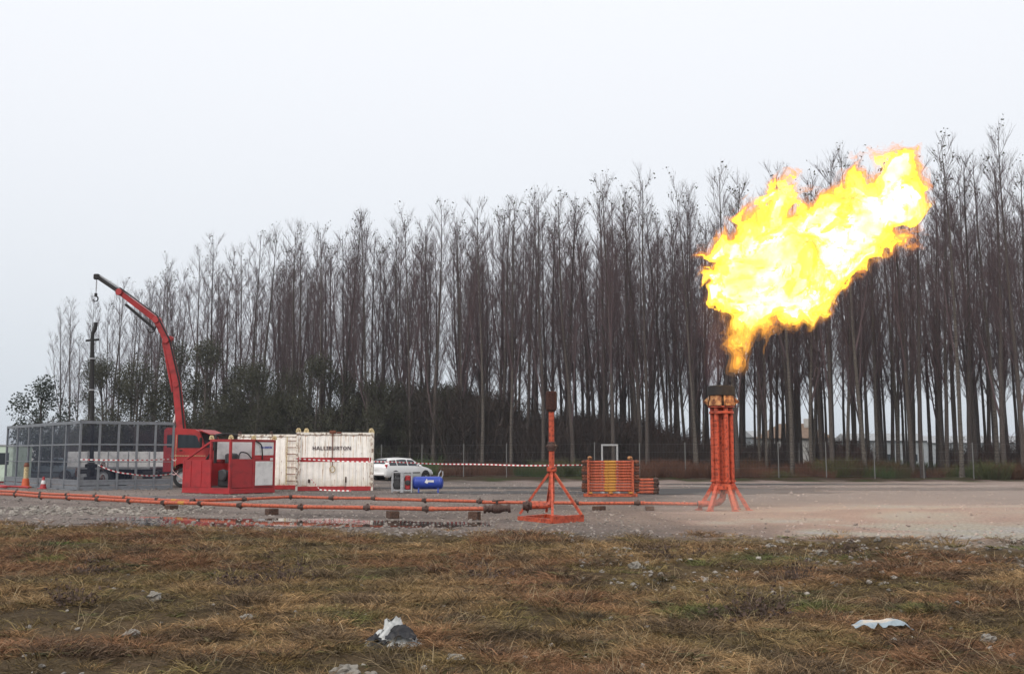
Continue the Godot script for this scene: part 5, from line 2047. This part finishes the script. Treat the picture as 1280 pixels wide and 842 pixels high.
func build_small_things() -> void:
	var t := thing("marker_post", "orange and white marker post on a rubber foot, at the left end of the screen", "marker post", Vector3(-24.75, 0, -51.6))
	var g := Geo.new()
	g.lathe(Vector3.ZERO, Vector3.UP, [[0.0, 0], [0.3, 0], [0.3, 0.06], [0.2, 0.1], [0.16, 0.45], [0.13, 0.48], [0.0, 0.48]], 14)
	part("foot", g, M["cone_orange"], t)
	g = Geo.new()
	g.lathe(Vector3(0, 0.46, 0), Vector3.UP, [[0.12, 0], [0.115, 0.62], [0.0, 0.64]], 14)
	part("reflective_sleeve", g, M["lug_cream"], t)
	g = Geo.new()
	g.lathe(Vector3(0, 1.06, 0), Vector3.UP, [[0.13, 0], [0.13, 0.08], [0.09, 0.2], [0.0, 0.22]], 12)
	part("cap", g, M["union_rust"], t)
	t = thing("traffic_cone", "small red traffic cone with a white band, right of the marker post", "cone", Vector3(-23.2, 0, -50.2))
	g = Geo.new()
	g.box(Vector3(0, 0.02, 0), Vector3(0.4, 0.04, 0.4), 0.01)
	part("base", g, M["stripe_red"], t)
	g = Geo.new()
	g.lathe(Vector3(0, 0.04, 0), Vector3.UP, [[0.16, 0], [0.045, 0.55], [0.0, 0.56]], 14)
	part("cone_body", g, M["stripe_red"], t)
	g = Geo.new()
	g.lathe(Vector3(0, 0.24, 0), Vector3.UP, [[0.122, 0], [0.084, 0.18]], 14)
	part("white_band", g, M["panel_white"], t)
	# red hoses lying at far left
	rng.seed = 51
	for e in [[Vector3(-25.2, 0.05, -49.6), "red hose snaking on the ground at the left edge"], [Vector3(-27.0, 0.05, -51.2), "red hose coil behind the snaking one at the left edge"]]:
		g = Geo.new()
		var pts := PackedVector3Array()
		var rad := PackedFloat32Array()
		for k in 40:
			var a := k * 0.5
			pts.append(e[0] + Vector3(-2.0 + k * 0.085 + cos(a) * 0.35, 0.03 + 0.05 * absf(sin(a * 0.5)), sin(a) * 0.3))
			rad.append(0.05)
		g.tube(pts, rad, 7)
		tag(part("hose", g, M["stripe_red"]), e[1], "hose", "red hoses at the left edge")
	# cabins at the left
	t = thing("site_cabin", "pale green site cabin at the very left edge behind the screen", "cabin", Vector3(-31.9, 0, -61.0))
	g = Geo.new()
	g.box(Vector3(0, 1.15, -1.2), Vector3(3.6, 2.1, 2.4), 0.02)
	part("wall", g, M["cabin_green"], t)
	g = Geo.new()
	g.box(Vector3(0, 2.25, -1.2), Vector3(3.7, 0.1, 2.5), 0.01)
	part("roof", g, M["panel_grey"], t)
	g = Geo.new()
	g.box(Vector3(1.25, 1.45, 0.004), Vector3(0.6, 0.7, 0.03), 0.005)
	part("window", g, M["dark_glass"], t)
	g = Geo.new()
	g.box(Vector3(0, 0.06, -1.2), Vector3(3.4, 0.1, 2.2), 0.01)
	part("skid_foot", g, M["stripe_red"], t)
	t = thing("toilet_cabin", "narrow pale grey cabin seen through the screen's left end", "cabin", Vector3(-34.6, 0, -72.0))
	g = Geo.new()
	g.box(Vector3(0, 1.15, -0.5), Vector3(1.0, 2.2, 1.0), 0.03)
	part("wall", g, M["panel_white"], t)
	g = Geo.new()
	g.lathe(Vector3(0, 2.25, -0.5), Vector3.UP, [[0.75, 0], [0.7, 0.08], [0.3, 0.2], [0.0, 0.22]], 4)
	part("roof", g, M["panel_grey"], t)
	g = Geo.new()
	g.box(Vector3(0, 1.05, 0.004), Vector3(0.7, 1.9, 0.03), 0.01)
	part("door", g, M["panel_grey"], t)
	# plastic bag, white and black
	rng.seed = 61
	var f := FastNoiseLite.new()
	f.seed = 4
	f.frequency = 2.6
	f.fractal_octaves = 3
	var rows := []
	for i in 26:
		var row := []
		for j in 26:
			var a := (i / 25.0 - 0.5) * 2.0
			var b := (j / 25.0 - 0.5) * 2.0
			var r := sqrt(a * a + b * b)
			var h := 0.25 * exp(-2.6 * ((a + 0.05) * (a + 0.05) + b * b)) + 0.07 * absf(f.get_noise_2d(a * 2.0, b * 2.0)) * 2.0 * (1.1 - 0.5 * r) - 0.03
			row.append(Vector3(a * 0.3 + f.get_noise_2d(a * 1.5 + 9.0, b) * 0.06, h, b * 0.24 + f.get_noise_2d(a, b * 1.5 + 20.0) * 0.06))
		rows.append(row)
	g = Geo.new()
	g.grid(rows)
	var o := thing("plastic_bag", "crumpled white and black plastic bag lying in the grass", "bag", Vector3(-1.0, ground_y(-1.0, -8.85) + 0.0, -8.85))
	o.scale = Vector3(0.85, 0.85, 0.85)
	part("white_sheet", g, M["bag_white"], o)
	for e in [[Vector3(0.07, 0.1, 0.14), 0.15, 0.12], [Vector3(-0.17, 0.06, 0.13), 0.1, 0.06], [Vector3(-0.05, -0.0, 0.24), 0.2, 0.05]]:
		rows = []
		for i in 9:
			var row := []
			for j in 9:
				var a := (i / 8.0 - 0.5) * 2.0
				var b := (j / 8.0 - 0.5) * 2.0
				row.append(e[0] + Vector3(a * e[1], (1.0 - a * a) * e[2] * (0.6 - 0.4 * b) + f.get_noise_2d(a * 2.0 + e[1] * 99.0, b * 2.0) * 0.05, b * 0.07 + f.get_noise_2d(a, b + 7.0) * 0.03))
			rows.append(row)
		g = Geo.new()
		g.grid(rows)
		part("black_fold", g, M["bag_black"], o)
	# bent blue grey metal sheet
	var poly := [[-0.42, 0.10, 0.02], [-0.2, 0.14, -0.02], [0.02, 0.15, -0.03], [0.24, 0.13, -0.02], [0.45, 0.02, 0.02]]
	rows = []
	for i in 21:
		var x := -0.44 + 0.88 * i / 20.0
		var row := []
		var front := 0.2
		if x > -0.22 and x < 0.02:
			front = lerpf(0.05, 0.28, smoothstep(-0.06, 0.0, absf(x + 0.1) - 0.06)) if x > -0.16 and x < -0.02 else 0.28
		if x > 0.3:
			front = 0.12
		if x < -0.3:
			front = 0.14
		for j in 9:
			var z := lerpf(-0.16 + 0.12 * maxf(0, x - 0.2), front * 0.75, j / 8.0)
			row.append(Vector3(x, 0.085 + 0.012 * sin(x * 9.0) - 0.05 * smoothstep(0.05, 0.2, z) + 0.02 * f.get_noise_2d(x * 1.3, z * 2.0) - 0.08 * smoothstep(0.25, 0.45, absf(x)), z))
		rows.append(row)
	g = Geo.new()
	g.grid(rows)
	var rows2 := []
	for r in rows:
		rows2.append(r.map(func(p): return p - Vector3(0, 0.004, 0)))
	g.grid(rows2, true)
	o = part("bent_sheet", g, M["sheet_blue"])
	o.position = Vector3(3.42, ground_y(3.42, -9.5) + 0.05, -9.5)
	o.scale = Vector3(0.6, 0.75, 0.6)
	o.rotation.y = -0.12
	tag(o, "bent pale blue grey sheet with a notch, lying in the grass at right", "metal sheet")

func build_houses() -> void:
	var t := thing("house", "white house with a tiled hip roof, far behind the trees right of the flame", "house", Vector3(36.6, 0, -130.0), -0.15)
	var g := Geo.new()
	g.box(Vector3(0, 1.9, -4.0), Vector3(9.0, 4.0, 8.0))
	part("wall", g, M["house_white"], t)
	g = Geo.new()
	var e := [Vector3(-4.9, 3.9, 0.4), Vector3(4.9, 3.9, 0.4), Vector3(4.9, 3.9, -8.4), Vector3(-4.9, 3.9, -8.4)]
	var r0 := Vector3(-1.6, 5.9, -4.0)
	var r1 := Vector3(1.6, 5.9, -4.0)
	g.quad(e[0], e[1], r1, r0, Vector3(0, 1, 1))
	g.quad(e[2], e[3], r0, r1, Vector3(0, 1, -1))
	g.tri(e[1], e[2], r1, Vector3(1, 1, 0))
	g.tri(e[3], e[0], r0, Vector3(-1, 1, 0))
	g.quad(e[0], e[1], e[2], e[3], Vector3.DOWN)
	var roof := part("roof", g, M["roof_tile"], t)
	g = Geo.new()
	g.box(Vector3(1.8, 5.9, -3.0), Vector3(0.7, 1.2, 0.7), 0.02)
	part("chimney", g, M["house_white"], roof)
	for p in [[-2.9, 2.6], [-0.6, 2.6], [2.6, 2.6], [-2.9, 0.9], [2.6, 0.9]]:
		g = Geo.new()
		g.box(Vector3(p[0], p[1], 0.02), Vector3(1.0, 1.2, 0.08), 0.01)
		part("window", g, M["dark_glass"], t)
	g = Geo.new()
	g.box(Vector3(-0.4, 1.0, 0.02), Vector3(1.1, 2.0, 0.08), 0.01)
	part("door", g, M["machine_dark"], t)
	for s in [[49.0, -131.0, 10.0, 3.6, "long pale grey shed, nearer one behind the trees at right", 0.05], [63.0, -137.0, 12.0, 3.4, "long pale shed farther right behind the trees", -0.1], [40.0, -150.0, 8.0, 4.4, "low grey barn between the white house and the long shed", 0.1]]:
		t = thing("shed", s[4], "shed", Vector3(s[0], 0, s[1]), s[5], "sheds behind the wood")
		g = Geo.new()
		g.box(Vector3(0, s[3] * 0.5, -3.0), Vector3(s[2], s[3], 6.0))
		part("wall", g, M["shed_grey"], t)
		g = Geo.new()
		g.slab(PackedVector2Array([Vector2(-3.3, 0), Vector2(3.3, 0), Vector2(0, 1.0)]), Vector3(-s[2] * 0.5 - 0.3, s[3], -3.0), Vector3.FORWARD, Vector3.UP, Vector3(s[2] + 0.6, 0, 0))
		part("roof", g, M["panel_grey"], t)
		for k in 3:
			g = Geo.new()
			g.box(Vector3((k - 1) * s[2] * 0.3, 1.4, 0.02), Vector3(1.2, 0.9, 0.06), 0.01)
			part("window", g, M["dark_glass"], t)

# ---------------------------------------------------------------- materials
func build_materials() -> void:
	noise_tex("speckle", 0.035, 5, [[0.0, gray(0.62)], [0.5, gray(0.88)], [1.0, gray(1.0)]])
	noise_tex("grime", 0.006, 5, [[0.0, gray(0.7)], [0.4, gray(0.92)], [0.6, gray(1.0)], [1.0, gray(1.0)]])
	noise_tex("grime_soft", 0.008, 5, [[0.0, gray(0.8)], [0.5, gray(0.97)], [1.0, gray(1.0)]])
	noise_tex("worn", 0.02, 6, [[0.0, Color(0.42, 0.3, 0.24)], [0.3, Color(0.66, 0.6, 0.56)], [0.42, Color(0.95, 0.93, 0.9)], [0.75, Color(1, 1, 1)], [1.0, Color(1.0, 0.98, 0.95)]])
	noise_tex("bark", 0.03, 5, [[0.0, gray(0.4)], [0.5, gray(0.75)], [1.0, gray(1.0)]])
	noise_tex("scorch", 0.015, 5, [[0.0, Color(0.2, 0.13, 0.1)], [0.4, Color(0.6, 0.42, 0.3)], [0.6, Color(0.98, 0.9, 0.75)], [1.0, Color(1, 1, 0.95)]])
	mat("pipe_orange", 0.47, 0.1, 0.045, 0.55, 0.0, "worn", 0.9)
	mat("burner_red", 0.48, 0.078, 0.033, 0.5, 0.0, "worn", 0.7)
	mat("union_dark", 0.075, 0.04, 0.032, 0.7, 0.0, "worn", 2.0)
	mat("union_rust", 0.2, 0.07, 0.04, 0.8, 0.0, "worn", 2.0)
	mat("burnt_rust", 0.055, 0.02, 0.014, 0.9, 0.0, "worn", 1.5)
	mat("soot", 0.016, 0.014, 0.014, 0.8, 0.0, "grime_soft", 2.0)
	mat("machine_dark", 0.03, 0.03, 0.033, 0.6, 0.0, "grime_soft", 2.0)
	mat("scorched_cream", 0.5, 0.3, 0.17, 0.7, 0.0, "scorch", 0.8)
	mat("worn_yellow", 0.55, 0.27, 0.045, 0.7, 0.0, "worn", 1.5)
	mat("galvanised", 0.42, 0.43, 0.45, 0.5, 0.3, "grime_soft", 1.5)
	mat("old_wood", 0.14, 0.075, 0.05, 0.9, 0.0, "bark", 1.0)
	mat("container_white", 0.78, 0.75, 0.70, 0.6, 0.0, "worn", 0.35)
	mat("panel_white", 0.76, 0.75, 0.74, 0.5, 0.0, "grime_soft", 0.4)
	mat("panel_grey", 0.34, 0.35, 0.36, 0.6, 0.0, "grime_soft", 0.4)
	mat("stripe_red", 0.40, 0.022, 0.026, 0.5, 0.0, "grime_soft", 0.6)
	mat("skid_red", 0.36, 0.017, 0.02, 0.42, 0.0, "grime", 0.5)
	mat("truck_red", 0.37, 0.022, 0.022, 0.4, 0.0, "grime", 0.35)
	mat("letter_dark", 0.05, 0.02, 0.03, 0.6)
	mat("letter_blue", 0.06, 0.09, 0.4, 0.6)
	mat("lug_cream", 0.62, 0.52, 0.3, 0.6, 0.0, "worn", 1.0)
	mat("frame_grey", 0.19, 0.205, 0.225, 0.5, 0.2, "grime_soft", 0.8)
	mat("tyre", 0.018, 0.018, 0.018, 0.9)
	mat("car_white", 0.78, 0.78, 0.77, 0.25)
	mat("car_dark", 0.17, 0.21, 0.24, 0.12)
	mat("car_green", 0.035, 0.06, 0.06, 0.25)
	mat("tail_red", 0.4, 0.02, 0.02, 0.2)
	mat("lamp_glass", 0.6, 0.62, 0.63, 0.1)
	mat("dark_glass", 0.025, 0.032, 0.038, 0.06)
	mat("tank_blue", 0.02, 0.055, 0.36, 0.3, 0.0, "grime_soft", 0.8)
	mat("fence_post", 0.15, 0.15, 0.145, 0.8)
	mat("fence_wire", 0.2, 0.2, 0.2, 0.6)
	mat("cone_orange", 0.55, 0.1, 0.03, 0.6)
	mat("cabin_green", 0.5, 0.6, 0.5, 0.6, 0.0, "grime_soft", 0.3)
	mat("bag_white", 0.5, 0.51, 0.5, 0.4, 0.0, "grime_soft", 2.5)
	mat("bag_black", 0.013, 0.013, 0.016, 0.6)
	mat("sheet_blue", 0.28, 0.34, 0.38, 0.45, 0.0, "grime_soft", 1.5)
	mat("house_white", 0.5, 0.49, 0.47, 0.9, 0.0, "grime_soft", 0.2)
	mat("shed_grey", 0.36, 0.39, 0.41, 0.8, 0.0, "grime_soft", 0.2)
	mat("roof_tile", 0.2, 0.135, 0.095, 0.9, 0.0, "grime", 0.5)
	mat("tape", 1, 1, 1, 0.5).vertex_color_use_as_albedo = true
	var pane := StandardMaterial3D.new()
	pane.albedo_color = Color(0.2, 0.23, 0.3, 0.2)
	pane.transparency = BaseMaterial3D.TRANSPARENCY_ALPHA
	pane.roughness = 0.2
	pane.metallic_specular = 0.15
	M["screen_pane"] = pane
	var water := mat("puddle_water", 0.05, 0.045, 0.04, 0.04)
	water.metallic_specular = 0.9
	water.normal_enabled = true
	water.normal_texture = noise_tex("ripple", 0.02, 2, [], true, 1.0)
	water.uv1_triplanar = true
	water.uv1_world_triplanar = true
	water.uv1_scale = Vector3.ONE * 0.3
	water.normal_scale = 0.05
	mat("wet_gravel", 0.075, 0.066, 0.062, 0.4, 0.0, "speckle", 0.6)
	M["wet_gravel"].uv1_world_triplanar = true

func _ready() -> void:
	# ---- camera
	var cam := Camera3D.new()
	cam.name = "camera"
	cam.position = Vector3(0, 1.6, 0)
	cam.rotation.x = atan(149.0 / 1256.0)
	cam.fov = rad_to_deg(2.0 * atan(421.0 / 1256.0))
	cam.near = 0.1
	cam.far = 6000.0
	add_child(cam, true)
	cam.current = true
	# ---- sky, light, exposure, air
	var sm := ProceduralSkyMaterial.new()
	sm.sky_top_color = lin(0.735, 0.75, 0.79)
	sm.sky_horizon_color = lin(0.475, 0.52, 0.56)
	sm.sky_curve = 0.16
	sm.ground_bottom_color = lin(0.18, 0.16, 0.14)
	sm.ground_horizon_color = lin(0.35, 0.36, 0.36)
	var sky := Sky.new()
	sky.sky_material = sm
	var env := Environment.new()
	env.background_mode = Environment.BG_SKY
	env.sky = sky
	env.tonemap_mode = Environment.TONE_MAPPER_LINEAR
	env.tonemap_exposure = 1.35
	env.sdfgi_enabled = true
	env.ssao_enabled = true
	env.ssil_enabled = true
	env.fog_enabled = true
	env.fog_density = 0.00035
	env.fog_light_color = Color(0.86, 0.88, 0.92)
	env.volumetric_fog_enabled = true
	env.volumetric_fog_density = 0.0
	var we := WorldEnvironment.new()
	we.name = "world"
	we.environment = env
	add_child(we, true)
	var sun := DirectionalLight3D.new()
	sun.name = "overcast_sun"
	sun.light_energy = 0.5
	sun.light_angular_distance = 40.0
	sun.light_color = Color(1.0, 0.97, 0.93)
	sun.shadow_enabled = true
	sun.rotation = Vector3(deg_to_rad(-42.0), deg_to_rad(-35.0), 0)
	sun.sky_mode = DirectionalLight3D.SKY_MODE_LIGHT_ONLY
	add_child(sun, true)

	n_big.seed = 1; n_big.frequency = 0.05; n_big.fractal_octaves = 3
	n_mid.seed = 2; n_mid.frequency = 0.11; n_mid.fractal_octaves = 3
	n_fine.seed = 3; n_fine.frequency = 0.35; n_fine.fractal_octaves = 3
	build_materials()
	build_ground()
	flat_sheet("puddle", blob_outline(-6.3, -24.7, 3.6, 1.5, 1), 0.012, M["puddle_water"])
	flat_sheet("puddle", blob_outline(-2.3, -23.9, 2.0, 0.9, 2), 0.012, M["puddle_water"])
	flat_sheet("puddle", blob_outline(-9.6, -26.2, 1.3, 0.8, 3), 0.012, M["puddle_water"])
	flat_sheet("wet_track", blob_outline(0.0, -45.0, 5.2, 1.7, 4, 0.3), 0.012, M["wet_gravel"])
	flat_sheet("wet_track", blob_outline(-1.0, -51.5, 6.5, 1.6, 5, 0.3), 0.016, M["wet_gravel"])
	flat_sheet("wet_track", blob_outline(8.8, -46.5, 5.4, 3.6, 6, 0.4), 0.014, M["wet_gravel"])
	flat_sheet("wet_track", blob_outline(20.0, -49.5, 6.5, 2.2, 7, 0.4), 0.014, M["wet_gravel"])
	flat_sheet("wet_track", blob_outline(17.0, -58.0, 9.0, 1.6, 9, 0.4), 0.014, M["wet_gravel"])
	flat_sheet("wet_track", blob_outline(-12.0, -39.5, 5.0, 1.3, 8, 0.4), 0.012, M["wet_gravel"])
	build_houses()
	build_poplars()
	build_evergreens()
	build_undergrowth()
	build_fence()
	build_containers()
	build_pump_skid()
	build_truck()
	build_wellhead()
	build_screen()
	build_cars()
	build_pipes()
	build_tripod()
	build_flare_stack()
	build_rack()
	build_compressor()
	build_tapes()
	build_small_things()
	build_flame()
	build_grass()
	build_stones()
	build_weeds()
	# pale dust blowing low over the bank
	var dust := FogVolume.new()
	dust.name = "dust"
	dust.shape = RenderingServer.FOG_VOLUME_SHAPE_ELLIPSOID
	dust.size = Vector3(17, 1.3, 8)
	dust.position = Vector3(11.5, 0.35, -24.5)
	var fm := FogMaterial.new()
	fm.density = 0.06
	fm.albedo = Color(0.93, 0.87, 0.84)
	dust.material = fm
	add_child(dust, true)
	tag(dust, "thin pale dust blown low over the bare bank at right", "dust", "", "stuff")
